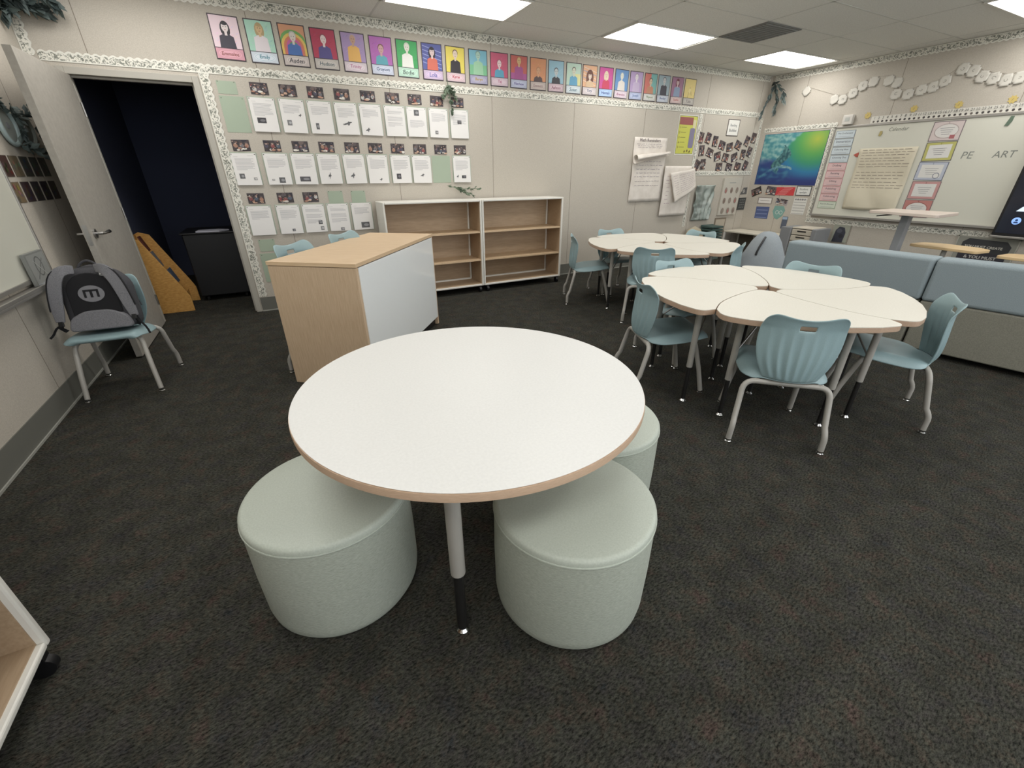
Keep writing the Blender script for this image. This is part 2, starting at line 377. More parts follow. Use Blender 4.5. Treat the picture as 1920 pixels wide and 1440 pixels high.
def fill_openings(mb, a0, a1, n, put, z0=0.9, z1=2.55):
    """wall with n added openings between a0 and a1 that let in fill light; put(lo, hi, zlo, zhi) adds a block"""
    st = (a1 - a0) / n
    for k in range(n):
        put(a0 + st * k, a0 + st * k + .06, z0, z1)
    put(a1 - .06, a1, z0, z1); put(a0, a1, 0, z0); put(a0, a1, z1, H)
wf = MB(); fill_openings(wf, XL - .1, XR + .1, 6, lambda a, b, c_, d: wf.box(a, b, YF - .1, YF, c_, d)); struct(wf.build('wall_front', M['wall']))  # unseen wall behind the camera, openings added to brighten camera-facing sides
struct(MB().box(DX1 + 0.06, XR, YB - 0.006, YB, 0, 0.15).box(DX1 + 0.06, XR, YB - 0.014, YB - 0.006, 0, 0.012, 1).build('baseboard_back', [M['base'], M['toe']]))
struct(MB().box(XL, XL + 0.006, YF, YB, 0, 0.15).box(XL + 0.006, XL + 0.014, YF, YB, 0, 0.012, 1).build('baseboard_left', [M['base'], M['toe']]))
struct(MB().box(XR - 0.006, XR, YF, YB, 0, 0.15).box(XR - 0.014, XR - 0.006, YF, YB, 0, 0.012, 1).build('baseboard_right', [M['base'], M['toe']]))
# door frame and leaf
t = MB()
t.box(DX0 - 0.05, DX0, YB - 0.012, YB + 0.15, 0, DZ + 0.05).box(DX1, DX1 + 0.05, YB - 0.012, YB + 0.15, 0, DZ + 0.05).box(DX0, DX1, YB - 0.012, YB + 0.15, DZ, DZ + 0.05)
t.box(DX0, DX0 + 0.016, YB + 0.05, YB + 0.09, 0, DZ).box(DX1 - 0.016, DX1, YB + 0.05, YB + 0.09, 0, DZ).box(DX0, DX1, YB + 0.05, YB + 0.09, DZ - 0.016, DZ)
struct(t.build('trim_1', M['frame_grey'], bevel=0.003))
DL = 1.0
dr = struct(MB().box(-0.022, 0.022, -DL, 0, 0.01, DZ - 0.008).build('door_1', M['door'], bevel=0.002, loc=(-1.235, YB - 0.02, 0)))
h = MB()
for sx in (1, -1):
    h.tube([(0.022 * sx, -DL + 0.07, 0.975), (0.034 * sx, -DL + 0.07, 0.975)], 0.033, 20)
    h.tube([(0.034 * sx, -DL + 0.07, 0.975), (0.072 * sx, -DL + 0.07, 0.975), (0.078 * sx, -DL + 0.085, 0.975), (0.078 * sx, -DL + 0.19, 0.975)], 0.010, 10)
h.box(-0.012, 0.012, -DL - 0.003, -DL + 0.001, 0.90, 1.04)
hh = h.build('door_handle', M['steel'], dr, smooth=True)
MB().tube([(0.078, -DL + 0.175, 0.975), (0.078, -DL + 0.215, 0.975)], 0.0125, 12).build('handle_tip', M['black'], hh, smooth=True)
hg = MB()
for z in (0.25, 1.05, 1.85): hg.tube([(0.03, -0.004, z - 0.05), (0.03, -0.004, z + 0.05)], 0.008, 10)
hg.build('hinge', M['steel'], dr, smooth=True)
# dark store room behind the door
dk = MB()
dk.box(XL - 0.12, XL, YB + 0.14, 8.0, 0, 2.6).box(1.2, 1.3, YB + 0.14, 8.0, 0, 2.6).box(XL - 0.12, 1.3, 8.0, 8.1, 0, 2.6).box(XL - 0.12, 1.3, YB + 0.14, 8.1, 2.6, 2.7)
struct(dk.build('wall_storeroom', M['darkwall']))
struct(MB().box(XL - 0.1, 1.3, YB, 8.1, -0.06, -0.0).build('floor_storeroom', M['carpet']))

# ------------------------------------------------------------------ borders (scalloped card strips)
def border(wall, a0, a1, z0, z1, label, scallop='top', off=0.002):
    """strip from (a0,z0) to (a1,z1) in wall coordinates; runs horizontally or vertically"""
    o = MB(); horiz = abs(a1 - a0) > abs(z1 - z0); L = abs(a1 - a0) if horiz else abs(z1 - z0); W = abs(z1 - z0) if horiz else abs(a1 - a0)
    n = max(2, int(L / 0.0125)); pts = []
    def put(u, v):
        if not horiz: u, v = v, u
        return u, v
    for i in range(n + 1):
        u = L * i / n; q = abs(math.sin(PI * u / 0.055)); pts.append((u, W - 0.016 + 0.016 * q))
    vs = []; fs = []; mm_ = []
    for i, (u, v) in enumerate(pts):
        for vv in (0.0, 0.008, v - 0.014, v):
            if scallop in ('bottom', 'left'): vv = W - vv
            if horiz: p = (min(a0, a1) + u, min(z0, z1) + vv)
            else: p = (min(a0, a1) + vv, min(z0, z1) + u)
            if wall == 'back': vs.append((p[0], YB - off - .0022, p[1]))
            elif wall == 'right': vs.append((XR - off - .0022, p[0], p[1]))
            else: vs.append((XL + off + .0022, p[0], p[1]))
    for i in range(len(pts) - 1):
        a = 4 * i; b = a + 4
        fs += [(a, b, b + 1, a + 1), (a + 1, b + 1, b + 2, a + 2), (a + 2, b + 2, b + 3, a + 3)]; mm_ += [1, 0, 1]
    o.add(vs, fs); o.m = mm_; ob = o.build('scalloped_border', [M['border'], M['rim']], solid=.0024)
    tag(ob, label, 'border', 'leafy scalloped wall borders'); return ob
border('back', -1.36, 7.46, 2.172, 2.245, 'long white leafy scalloped border running under the row of portraits')
border('back', -1.36, 7.50, 2.655, 2.738, 'grey leafy scalloped border along the top of the back wall at the ceiling', 'bottom')
border('back', -0.325, -0.245, 0.16, 2.172, 'upright white leafy border along the right side of the doorway', 'right')
border('back', -1.445, -1.37, 2.2, 2.66, 'short upright leafy border in the left corner above the open door', 'right')
border('back', 6.035, 6.10, 0.55, 2.165, 'upright leafy border between the hanging chart paper and the photo collage', 'right')
border('back', 7.47, 7.53, 1.40, 2.165, 'upright leafy border in the far right corner beside the photo collage', 'left')
border('back', 6.10, 7.53, 1.325, 1.392, 'leafy border running beneath the tilted photo collage', 'top')
border('right', -3.0, 5.30, 2.655, 2.738, 'grey leafy border along the top of the whiteboard wall at the ceiling', 'bottom')
border('right', 4.15, 5.29, 1.955, 2.02, 'leafy border above the blue and green ocean poster', 'top')
border('right', 4.15, 4.23, 0.73, 1.95, 'upright leafy border between the ocean poster and the whiteboard', 'right')
border('right', 2.05, 4.22, 0.645, 0.72, 'leafy border running under the whiteboard', 'bottom')

# ------------------------------------------------------------------ portraits
BLK = (60, 52, 56)
P = [  # bg, skin, hair, shirt, plate, ink, name, style, head height, label words
 ((232,205,214),(228,214,212),(50,46,52),(62,58,72),(216,150,165),(150,80,70),'Emmalee','long',0.0,'on pale pink with long black hair and dark top'),
 ((165,212,190),(214,180,130),(186,160,112),(222,212,216),(205,214,224),(60,140,160),'Emily','long',0.02,'on mint green with blond hair and white top'),
 ((215,150,110),(214,206,196),(190,186,180),(70,110,180),(196,184,178),(70,70,78),'Auden','rainbow',-0.01,'on a rainbow with a blue top'),
 ((186,58,84),(222,202,198),(150,70,84),(86,78,140),(188,180,172),(84,104,110),'Hudson','short',0.0,'on crimson with a purple top'),
 ((160,134,180),(192,152,126),(170,150,170),(226,170,80),(204,190,196),(190,110,150),'Trinity','short',0.03,'on violet with an orange yellow top'),
 ((172,88,172),(196,150,146),(120,70,60),(78,160,176),(190,196,214),(50,76,120),'Grayson','short',-0.02,'on magenta purple with a turquoise top'),
 ((52,168,84),(216,214,200),(190,206,180),(222,222,214),(176,212,190),(70,90,84),'Bodie','short',0.02,'on bright green in a white top'),
 ((78,86,160),(214,190,188),(40,34,44),(214,98,76),(196,172,200),(50,70,170),'Lola','streak',0.01,'on indigo streaks with black hair and a red top'),
 ((228,208,76),(218,196,176),(116,80,62),(44,38,44),(206,180,186),(196,40,56),'Kyrie','short',0.015,'on bright yellow with brown hair and black top'),
 ((112,176,196),(160,196,180),(120,150,140),(150,200,160),(160,156,186),(190,160,50),'Beryn','half',0.03,'half sky blue half green with a pale green figure'),
 ((200,86,116),(222,196,196),(170,96,110),(86,160,190),(198,176,186),(190,90,130),'Taj','short',-0.02,'on rose red with a light blue top'),
 ((200,96,86),(212,176,120),(186,110,80),(168,80,140),(172,178,200),(110,100,160),'Matthew','blond',0.03,'on orange red above a purple lower half'),
 ((218,144,96),(216,160,116),(190,130,90),(90,70,70),(186,170,162),(150,120,120),'Emmett','short',-0.045,'on plain orange with a low small head'),
 ((140,184,202),(186,196,196),(60,60,64),(52,52,58),(196,170,178),(150,90,110),'Ashton','short',-0.03,'on light blue with black hair and black top'),
 ((178,206,186),(204,204,180),(90,84,80),(84,158,196),(196,206,210),(60,110,130),'Susan','short',0.0,'on pale green and yellow with a blue top'),
 ((226,170,126),(226,204,186),(110,64,50),(214,180,140),(202,190,190),(60,90,130),'Tory','longlow',-0.03,'with a big head of brown hair on orange streaks'),
 ((206,72,150),(226,200,176),(226,206,170),(206,60,90),(160,190,226),(50,60,140),'Hannah','long',0.0,'on hot pink with blond hair and red top'),
 ((96,142,196),(214,214,196),(150,170,190),(214,206,196),(206,190,200),(150,70,110),'Brandon','short',0.01,'on mid blue with a white face'),
 ((172,148,190),(212,206,208),(150,130,150),(184,166,196),(168,178,206),(70,100,160),'Joseph','short',0.02,'on soft lilac with a lilac top'),
 ((206,112,100),(200,180,150),(60,54,60),(190,130,100),(196,196,190),(110,130,90),'Mayson','split',-0.01,'half coral half teal with black hair'),
 ((146,166,174),(190,190,188),(100,94,100),(66,64,74),(180,186,196),(90,110,150),'Bentley','short',0.02,'on grey blue with a dark top'),
 ((156,104,134),(200,170,170),(120,50,66),(130,150,180),(200,176,172),(190,100,90),'Sophie','long',0.02,'on mauve with long dark red hair'),
 ((222,198,112),(226,206,130),(90,84,70),(222,204,130),(176,170,160),(120,110,110),'Talia','line',-0.06,'on mustard yellow with only a thin line figure')]
PX = [-0.034 + 0.2675 * i for i in range(11)] + [2.908, 3.173, 3.428, 3.689, 3.938, 4.201, 4.460, 4.716, 4.973, 5.224, 5.482, 5.738]
PX[0:11] = [-0.034, 0.237, 0.506, 0.775, 1.047, 1.315, 1.583, 1.852, 2.115, 2.388, 2.652]
for i, (bg, skin, hair, shirt, plate, ink, nm, st, hy, words) in enumerate(P):
    z = 2.446 - 0.0014 * i; a = Art(); W, Hh = 0.228, 0.322; a.sheet([(-W / 2, -Hh / 2), (W / 2, -Hh / 2), (W / 2, Hh / 2), (-W / 2, Hh / 2)], 0.003, (70, 60, 66))
    x0, x1, y0, y1 = -W / 2 + 0.008, W / 2 - 0.008, -Hh / 2 + 0.09, Hh / 2 - 0.008
    a.rect(x0, x1, y0, y1, bg)
    if st == 'rainbow':
        for k, cc in enumerate(((110, 170, 90), (226, 190, 90), (214, 120, 90), (196, 90, 150), (110, 160, 90))):
            r = 0.135 - 0.022 * k; pts = [(max(x0, min(x1, r * 0.95 * math.cos(q))), max(y0, min(y1, y0 + 0.055 + r * math.sin(q)))) for q in [PI * j / 12 for j in range(13)]]
            a.poly([(max(x0, -r * 0.95), y0)] [:1] + pts[::-1] + [(min(x1, r * 0.95), y0)] if False else pts + [(pts[-1][0], y0), (pts[0][0], y0)], cc)
    if st in ('streak', 'longlow'):
        for k in range(5):
            yy = y0 + 0.03 + 0.035 * k; cc = (150, 160, 214) if st == 'streak' else ((226, 206, 190), (130, 150, 190))[k % 2]
            a.line(x0 + 0.004, yy + 0.035, x1 - 0.004, yy - 0.012, 0.006, cc)
    if st == 'half': a.rect(x0, x1, y0, (y0 + y1) / 2 - 0.02, (118, 190, 140))
    if st == 'blond': a.rect(x0, x1, y0, y0 + 0.06, (176, 84, 150))
    if st == 'split': a.rect(0.0, x1, y0, y1, (112, 172, 166))
    if i == 14: a.rect(0.02, x1, y0, y0 + 0.12, (214, 210, 140))
    hc = 0.075 + hy
    for k in range(26):   # crayon strokes
        xx = rnd.uniform(x0 + 0.01, x1 - 0.02); yy = rnd.uniform(y0 + 0.01, y1 - 0.02)
        cc = tuple(max(0, min(255, q + rnd.choice((-16, 14)))) for q in bg)
        if st not in ('rainbow', 'half', 'split'): a.line(xx, yy, xx + 0.018, yy + 0.014, 0.003, cc, z=0.0008)
    if st == 'line':
        a.line(-0.03, y0, 0.0, hc + 0.04, 0.004, (70, 60, 60)); a.line(0.0, hc + 0.04, 0.045, y0 + 0.03, 0.004, (70, 60, 60)); a.ell(0.0, hc, 0.022, 0.03, skin)
    else:
        if st in ('long', 'longlow', 'streak'):
            big = 1.5 if st == 'longlow' else 1.0; a.ell(0, hc - 0.012 * big, 0.038 * big, 0.058 * big, hair); 
        a.poly([(-0.062, y0), (0.062, y0), (0.054, max(y0 + 0.01, hc - 0.065)), (0.02, max(y0 + 0.014, hc - 0.048)), (-0.02, max(y0 + 0.014, hc - 0.048)), (-0.054, max(y0 + 0.01, hc - 0.065))], shirt)
        a.rect(-0.01, 0.01, max(y0 + 0.01, hc - 0.058), hc - 0.02, skin)
        if st not in ('long', 'longlow', 'streak'): a.ell(0, hc + 0.012, 0.030, 0.032, hair)
        a.ell(0, hc, 0.026, 0.035, skin)
        if st in ('long', 'longlow', 'streak'): a.ell(0, hc + 0.027, 0.025, 0.013, hair)
        for sx in (-1, 1): a.ell(0.010 * sx, hc + 0.004, 0.004, 0.003, (60, 50, 50), 6)
        a.ell(0, hc - 0.018, 0.007, 0.0025, (170, 80, 80), 6)
    a.rect(x0, x1, -Hh / 2 + 0.008, y0 - 0.006, plate)
    yc = (-Hh / 2 + 0.008 + y0 - 0.006) / 2
    lt = tuple(min(255, q + 16) for q in plate); a.ell(0, yc, 0.088, 0.032, lt, 22)
    a.ring(0, yc, 0.078, 0.026, 0.002, tuple((q + p) // 2 for q, p in zip(plate, ink)))
    a.text(nm, 0, yc, 0.13, 0.036, ink, shear=0.12, fat=0.0015)
    o = a.build('student_portrait', 'back', PX[i], z, rot=R(rnd.uniform(-0.6, 0.6)))
    tag(o, f'crayon portrait {words}, {ORD[i]} from left', 'drawing', 'crayon portraits above the border')

# ------------------------------------------------------------------ typed pages, green cards and photos
def photo_art(w_, h_, seed, warm=True, border_c=None):
    r = random.Random(seed); a = Art()
    a.sheet([(-w_ / 2, -h_ / 2), (w_ / 2, -h_ / 2), (w_ / 2, h_ / 2), (-w_ / 2, h_ / 2)], 0.0012, border_c or (70, 62, 64))
    def el(x, y, rx, ry, c):
        n = 9; ro = r.uniform(0, 1)
        pts = [(max(-w_ / 2 + .002, min(w_ / 2 - .002, x + rx * math.cos(2 * PI * k / n + ro))), max(-h_ / 2 + .002, min(h_ / 2 - .002, y + ry * math.sin(2 * PI * k / n + ro)))) for k in range(n)]
        a.poly(pts, c)
    dark = [(58, 50, 52), (78, 66, 66), (96, 84, 84), (48, 44, 56), (112, 96, 92)]
    skin = [(172, 136, 118), (148, 112, 96), (192, 160, 142)]
    cloth = [(82, 78, 96), (150, 74, 74), (120, 116, 120), (196, 192, 186), (84, 96, 112), (170, 124, 100), (100, 88, 96)]
    for k in range(5): el(r.uniform(-.45, .45) * w_, r.uniform(0.05, .45) * h_, w_ * r.uniform(.12, .22), h_ * r.uniform(.1, .25), r.choice(dark))
    for k in range(3):
        x = (-.3 + .3 * k + r.uniform(-.06, .06)) * w_; y = r.uniform(-.02, .18) * h_
        el(x, y - .16 * h_, w_ * .12, h_ * .2, r.choice(cloth)); el(x, y + .06 * h_, w_ * .07, h_ * .13, r.choice(skin)); el(x, y + .13 * h_, w_ * .075, h_ * .08, r.choice(dark))
    for k in range(4):
        x = r.uniform(-.4, .4) * w_; y = r.uniform(-.42, -.25) * h_; el(x, y, w_ * r.uniform(.08, .16), h_ * r.uniform(.06, .11), r.choice([(224, 218, 206), (208, 200, 190), (204, 164, 136), (182, 132, 108)]))
    for k in range(16): el(r.uniform(-.45, .45) * w_, r.uniform(-.42, .42) * h_, w_ * r.uniform(.02, .05), h_ * r.uniform(.03, .07), r.choice(dark + skin + cloth))
    return a
def page(col, row, x, z, seed, pic, hang=True):
    r = random.Random(seed); a = Art(); W, Hh = 0.216, 0.279
    # stack of a few sheets, corners trimmed by hand; lower edge lifts slightly
    a.sheet([(-W / 2, -Hh / 2), (W / 2, -Hh / 2 + r.uniform(-.002, .002)), (W / 2, Hh / 2), (-W / 2, Hh / 2)], 0.004, (226, 223, 219))
    a.rect(-0.085, -0.05, 0.108, 0.110, (170, 168, 168), 0.0005); a.rect(0.035, 0.085, 0.118, 0.120, (170, 168, 168), 0.0005)
    kind = pic[0]; top = 0.09 if kind != 'top' else 0.015; nl = r.randint(7, 10) if kind != 'list' else 14
    for k in range(nl):
        y = top - k * 0.0105
        if kind == 'list' and k in (3, 4, 9): continue
        if y < -0.11: break
        a.rect(-0.08, 0.08 - r.choice((0, 0, 0.004, 0.02)) - (0.07 if k == nl - 1 else 0), y, y + 0.0035, (176, 174, 176), 0.0005)
    for it in pic[1:]:
        x_, y_, w_, h_, c_ = it
        if len(c_) == 3: a.rect(x_ - w_ / 2, x_ + w_ / 2, y_ - h_ / 2, y_ + h_ / 2, c_); a.ell(x_ + 0.1 * w_, y_, w_ * .3, h_ * .25, tuple(min(255, q + 55) for q in c_))
        else:
            c_ = c_[:3]; a.ell(x_, y_, w_ * .5, h_ * .16, c_, 9, 0.3); a.ell(x_ + w_ * .1, y_, w_ * .12, h_ * .5, c_, 8, -0.2); a.line(x_ - w_ * .5, y_ - h_ * .2, x_ + w_ * .3, y_ + h_ * .4, 0.003, c_)
    for sx in (-1, 1): a.ell(sx * 0.099, 0.130, 0.0045, 0.0045, (70, 62, 56), 8)
    o = a.build('typed_page', 'back', x, z, rot=R(r.uniform(-0.7, 0.7)), off=0.003, tilt=R(-2.2))
    o.location.y -= 0.0035
    return o
G1 = (90, 90, 92); G2 = (60, 58, 62); SK = (96, 96, 98, 1)
rows = {
 0: (1.874, [('p', (-.03, -.045, .075, .045, G2)), ('p', (.06, .012, .03, .03, SK), (-.045, -.055, .04, .045, (120, 120, 122))), ('p', (-.045, -.075, .03, .055, G1)), ('p', (.0, -.04, .10, .04, SK)), ('p', (-.045, -.09, .05, .045, SK)), ('list',), ('top', (.0, .09, .055, .055, G1)), ('p', (-.03, -.09, .035, .035, (120, 118, 118))), ('p', (.0, .02, .05, .035, (52, 50, 52)))], [0.125, 0.381, 0.633, 0.883, 1.128, 1.384, 1.625, 1.875, 2.126]),
 1: (1.410, [('p', (-.05, -.06, .045, .045, G1), (.06, -.085, .03, .025, (150, 148, 146))), ('p', (.02, -.098, .055, .05, G1), (-.06, -.095, .025, .015, (150, 148, 146))), ('p', (-.01, -.09, .10, .045, (84, 82, 86))), ('p', (-.01, -.06, .03, .07, SK)), ('p', (-.03, -.06, .05, .06, SK)), ('p', (.02, -.10, .035, .03, SK)), ('p', (-.035, -.07, .05, .055, G2)), ('p', (.0, -.06, .05, .035, SK)), None, ('p', (-.06, -.075, .03, .04, SK), (.02, -.08, .055, .032, (52, 50, 54)))], [-0.139, 0.138, 0.386, 0.632, 0.887, 1.134, 1.392, 1.634, 1.873, 2.129]),
 2: (0.935, [('p',), ('p', (.02, -.105, .03, .025, G1)), ('list', (.05, -.04, .04, .04, G1), (.06, -.10, .035, .04, (140, 138, 138))), ('list', (.02, -.12, .04, .03, (130, 128, 130))), ('p', (.02, -.09, .09, .06, G1))], [-0.122, 0.145, 0.391, 0.640, 0.892])}
RN = ['top', 'middle', 'bottom']
for rw, (z, pics, xs) in rows.items():
    for k, (pc, x) in enumerate(zip(pics, xs)):
        if pc is None:
            o = Art().sheet([(-.112, -.142), (.112, -.142), (.112, .142), (-.112, .142)], 0.0008, (160, 176, 152)).build('green_backing_card', 'back', x, z)
            tag(o, 'bare sage green card between two pages in the middle row', 'card'); continue
        if rw < 3:
            g = Art().sheet([(-.118, -.135), (.118, -.135), (.118, .148), (-.118, .148)], 0.0006, (164, 176, 156)).build('green_backing_card', 'back', x, z)
            tag(g, f'sage green card showing as a rim behind the {ORD[k]} page of the {RN[rw]} row', 'card', 'green cards behind the typed pages')
        o = page(k, rw, x, z, 100 * rw + k, pc)
        tag(o, f'pinned typed white page, {ORD[k]} from the left in the {RN[rw]} row of pages', 'page', 'typed pages on the wall')
ph = {0: (2.086, [0.131, 0.376, 0.621, 0.868, 1.124, 1.377, 1.621, 1.870, 2.115]), 1: (1.616, [-0.135, 0.134, 0.388, 0.637, 0.891, 1.133, 1.378, 1.630, 1.877, 2.118]), 2: (1.147, [-0.120, 0.148, 0.391])}
for rw, (z, xs) in ph.items():
    for k, x in enumerate(xs):
        o = photo_art(0.15, 0.096, 500 + 20 * rw + k).build('classroom_photo', 'back', x, z, rot=R(rnd.uniform(-1, 1)))
        tag(o, f'small classroom photo pinned above the {ORD[k]} sheet of the {RN[rw]} row', 'photo', 'photos above the typed pages')
for (x, z, w_, h_, l) in ((-0.114, 1.868, 0.2, 0.29, 'large bare sage green card at the left end of the top row beside the doorway'), (-0.13, 2.077, 0.155, 0.10, 'small sage green card above the large bare card beside the doorway'),
      (0.642, 1.142, 0.15, 0.12, 'small bare green card above the fourth page of the bottom row'), (0.881, 1.140, 0.15, 0.12, 'small bare green card above the fifth page of the bottom row'),
      (-0.125, 0.69, 0.15, 0.12, 'small sage green card low on the wall beside the doorway border'), (-0.11, 0.46, 0.216, 0.30, 'large sage green card lowest on the wall behind the oak counter')):
    o = Art().sheet([(-w_ / 2, -h_ / 2), (w_ / 2, -h_ / 2), (w_ / 2, h_ / 2), (-w_ / 2, h_ / 2)], 0.0015, (160, 176, 152)); 
    for sx in (-1, 1): o.ell(sx * w_ * .42, h_ * .44, .004, .004, (70, 70, 60), 6)
    tag(o.build('green_card', 'back', x, z), l, 'card')

# ------------------------------------------------------------------ foliage
def leaf_quads(mb, p, d, L, wd, rr, mi=0):
    d = d.normalized(); s_ = d.cross(Vector((rr.uniform(-1, 1), rr.uniform(-1, 1), rr.uniform(-1, 1)))).normalized(); n = d.cross(s_)
    a = p; b = p + d * L * .5 + s_ * wd * .5 + n * L * .06; c_ = p + d * L; e = p + d * L * .5 - s_ * wd * .5 + n * L * .06; m = p + d * L * .5
    mb.add([a, b, c_, e, m], [(0, 1, 4), (1, 2, 4), (2, 3, 4), (3, 0, 4)], mi)
def sprig(name, label, paths, leafn, L, wd, mt, seed, spread=1.0, lim=None):
    rr = random.Random(seed); t = empty(name, paths[0][0]); o = Vector(paths[0][0]); st = MB(); lf = MB()
    for path in paths:
        P_ = [Vector(q) - o for q in path]; st.tube(P_, 0.003, 6)
        for k in range(leafn):
            s_ = rr.random() * (len(P_) - 1); i = int(s_); p = P_[i].lerp(P_[i + 1], s_ - i); d = (P_[i + 1] - P_[i]).normalized()
            d2 = d + Vector((rr.uniform(-1, 1), rr.uniform(-1, 1), rr.uniform(-1, 1))) * spread
            q = o + p + d2.normalized() * L
            if lim: 
                for ax, s__, v in lim:
                    if (q[ax] - v) * s__ > 0: d2[ax] = -abs(d2[ax]) * s__ * 0.2
            leaf_quads(lf, p, d2, L * rr.uniform(.6, 1.1), wd, rr)
    st.build('stem', mt, t, smooth=True); lf.build('leaves', mt, t)
    return tag(t, label, 'foliage')
bl = [(1, 1, YB - .01)]
sprig('artificial_sprig', 'green eucalyptus sprig hanging over the border near the ninth portrait', [[(2.0, YB - .03, 2.30), (2.01, YB - .04, 2.15), (2.03, YB - .05, 1.98)], [(2.0, YB - .03, 2.22), (1.93, YB - .05, 2.12)], [(2.0, YB - .03, 2.25), (2.08, YB - .05, 2.12)]], 22, .055, .035, M['leaf'], 3, 0.9, bl)
sprig('artificial_sprig', 'green leafy sprig lying low on the wall above the left bookcase', [[(1.92, YB - .04, 1.235), (2.1, YB - .09, 1.2), (2.31, YB - .1, 1.20)], [(2.02, YB - .04, 1.22), (2.13, YB - .12, 1.15)], [(2.0, YB - .06, 1.22), (2.22, YB - .14, 1.125)]], 26, .06, .02, M['leaf'], 5, 0.5, bl)
sprig('artificial_garland', 'dark green hanging foliage in the upper left corner above the open door', [[(-1.40, 5.28, 2.70), (-1.36, 5.1, 2.62), (-1.30, 5.2, 2.5)], [(-1.40, 5.28, 2.66), (-1.2, 5.2, 2.60), (-1.12, 5.22, 2.52)], [(-1.42, 5.25, 2.66), (-1.38, 4.9, 2.56), (-1.36, 4.7, 2.5)], [(-1.42, 5.25, 2.68), (-1.28, 5.1, 2.55)], [(-1.42, 5.25, 2.68), (-1.40, 5.2, 2.5), (-1.41, 5.15, 2.42)], [(-1.42, 5.2, 2.60), (-1.30, 5.24, 2.50), (-1.22, 5.26, 2.47)]], 75, .11, .05, M['leafd'], 8, 0.8, [(1, 1, YB - .01), (0, -1, XL + .01), (2, 1, H - .05)])
sprig('artificial_garland', 'dark drooping foliage hanging in the far right corner of the room', [[(7.555, 5.335, 2.64), (7.46, 5.22, 2.62), (7.40, 5.22, 2.45), (7.34, 5.26, 2.18)], [(7.46, 5.20, 2.62), (7.46, 5.05, 2.5), (7.42, 5.0, 2.38)], [(7.46, 5.22, 2.60), (7.45, 5.12, 2.4), (7.42, 5.1, 2.25)]], 36, .12, .035, M['leafd'], 9, 0.35, [(1, 1, YB - .02), (0, 1, XR - .02)])

# ------------------------------------------------------------------ back wall, right part
a = Art().sheet([(-.20, -.262), (.20, -.262), (.20, .262), (-.20, .262)], .002, (222, 220, 206))
a.rect(-.183, .183, -.245, .245, (204, 204, 76)); a.frame(-.188, .188, -.25, .25, .005, (90, 96, 70)); a.rect(-.178, .10, .135, .232, (160, 82, 78)); a.rect(.105, .165, .04, .2, (214, 206, 160))
a.poly(fillet([(.06, -.17), (.165, -.17), (.165, .095), (.06, .095)], .03), (128, 122, 150))
for k in range(5): a.text('12345'[k], -.155, .10 - .065 * k, h=.03, col=(90, 60, 50)); a.rect(-.13, -.02, .098 - .065 * k, .104 - .065 * k, (120, 116, 60), .001)
for k in range(3): a.ell(.0 + .055 * k, -.215 + .01 * (k % 2), .012, .016, (120, 100, 60))
tag(a.build('yellow_poster', 'back', 5.815, 1.875), 'tall yellow poster with red heading and purple oval, above the chart papers', 'poster')
a = Art().sheet([(-.14, -.117), (.14, -.117), (.14, .117), (-.14, .117)], .003, (84, 74, 70)); a.rect(-.128, .128, -.105, .105, (222, 220, 212))
a.text('Reading', 0, .03, .17, .045, (70, 84, 96)); a.text('Buddies', 0, -.035, .17, .045, (70, 74, 80))
tag(a.build('framed_sign', 'back', 6.836, 2.008), 'white sign in a dark thin frame above the photo collage', 'sign')
PC = [(6.138, 1.85, -8), (6.304, 1.848, -14), (6.473, 1.81, -4), (6.651, 1.758, -12), (6.843, 1.735, 12), (7.038, 1.767, -20), (7.242, 1.829, -18), (7.395, 1.878, -6), (6.201, 1.676, 3), (6.395, 1.648, -16), (6.587, 1.6, 14), (6.786, 1.583, -10), (7.003, 1.591, 18), (7.206, 1.633, -2), (7.355, 1.675, -14), (6.150, 1.47, -22), (6.282, 1.485, 4), (6.672, 1.446, 4), (6.915, 1.44, -8), (7.134, 1.453, -10), (7.325, 1.467, -18)]
rowname = ['upper', 'middle', 'lower']
for k, (x, z, ro) in enumerate(PC):
    rw = 0 if k < 8 else 1 if k < 15 else 2; n0 = (0, 8, 15)[rw]
    tall = k in (0, 1, 2, 6, 7, 8, 13, 14, 15, 16, 20); w_, h_ = (.115, .15) if tall else (.15, .125)
    o = photo_art(w_, h_, 900 + k, border_c=(84, 72, 72)).build('collage_photo', 'back', x, z, off=.0015 + .0005 * (k % 3), rot=R(ro))
    tag(o, f'tilted dark photo, {ORD[k - n0]} from the left in the {rowname[rw]} curve of the collage', 'photo', 'tilted photos of the collage')
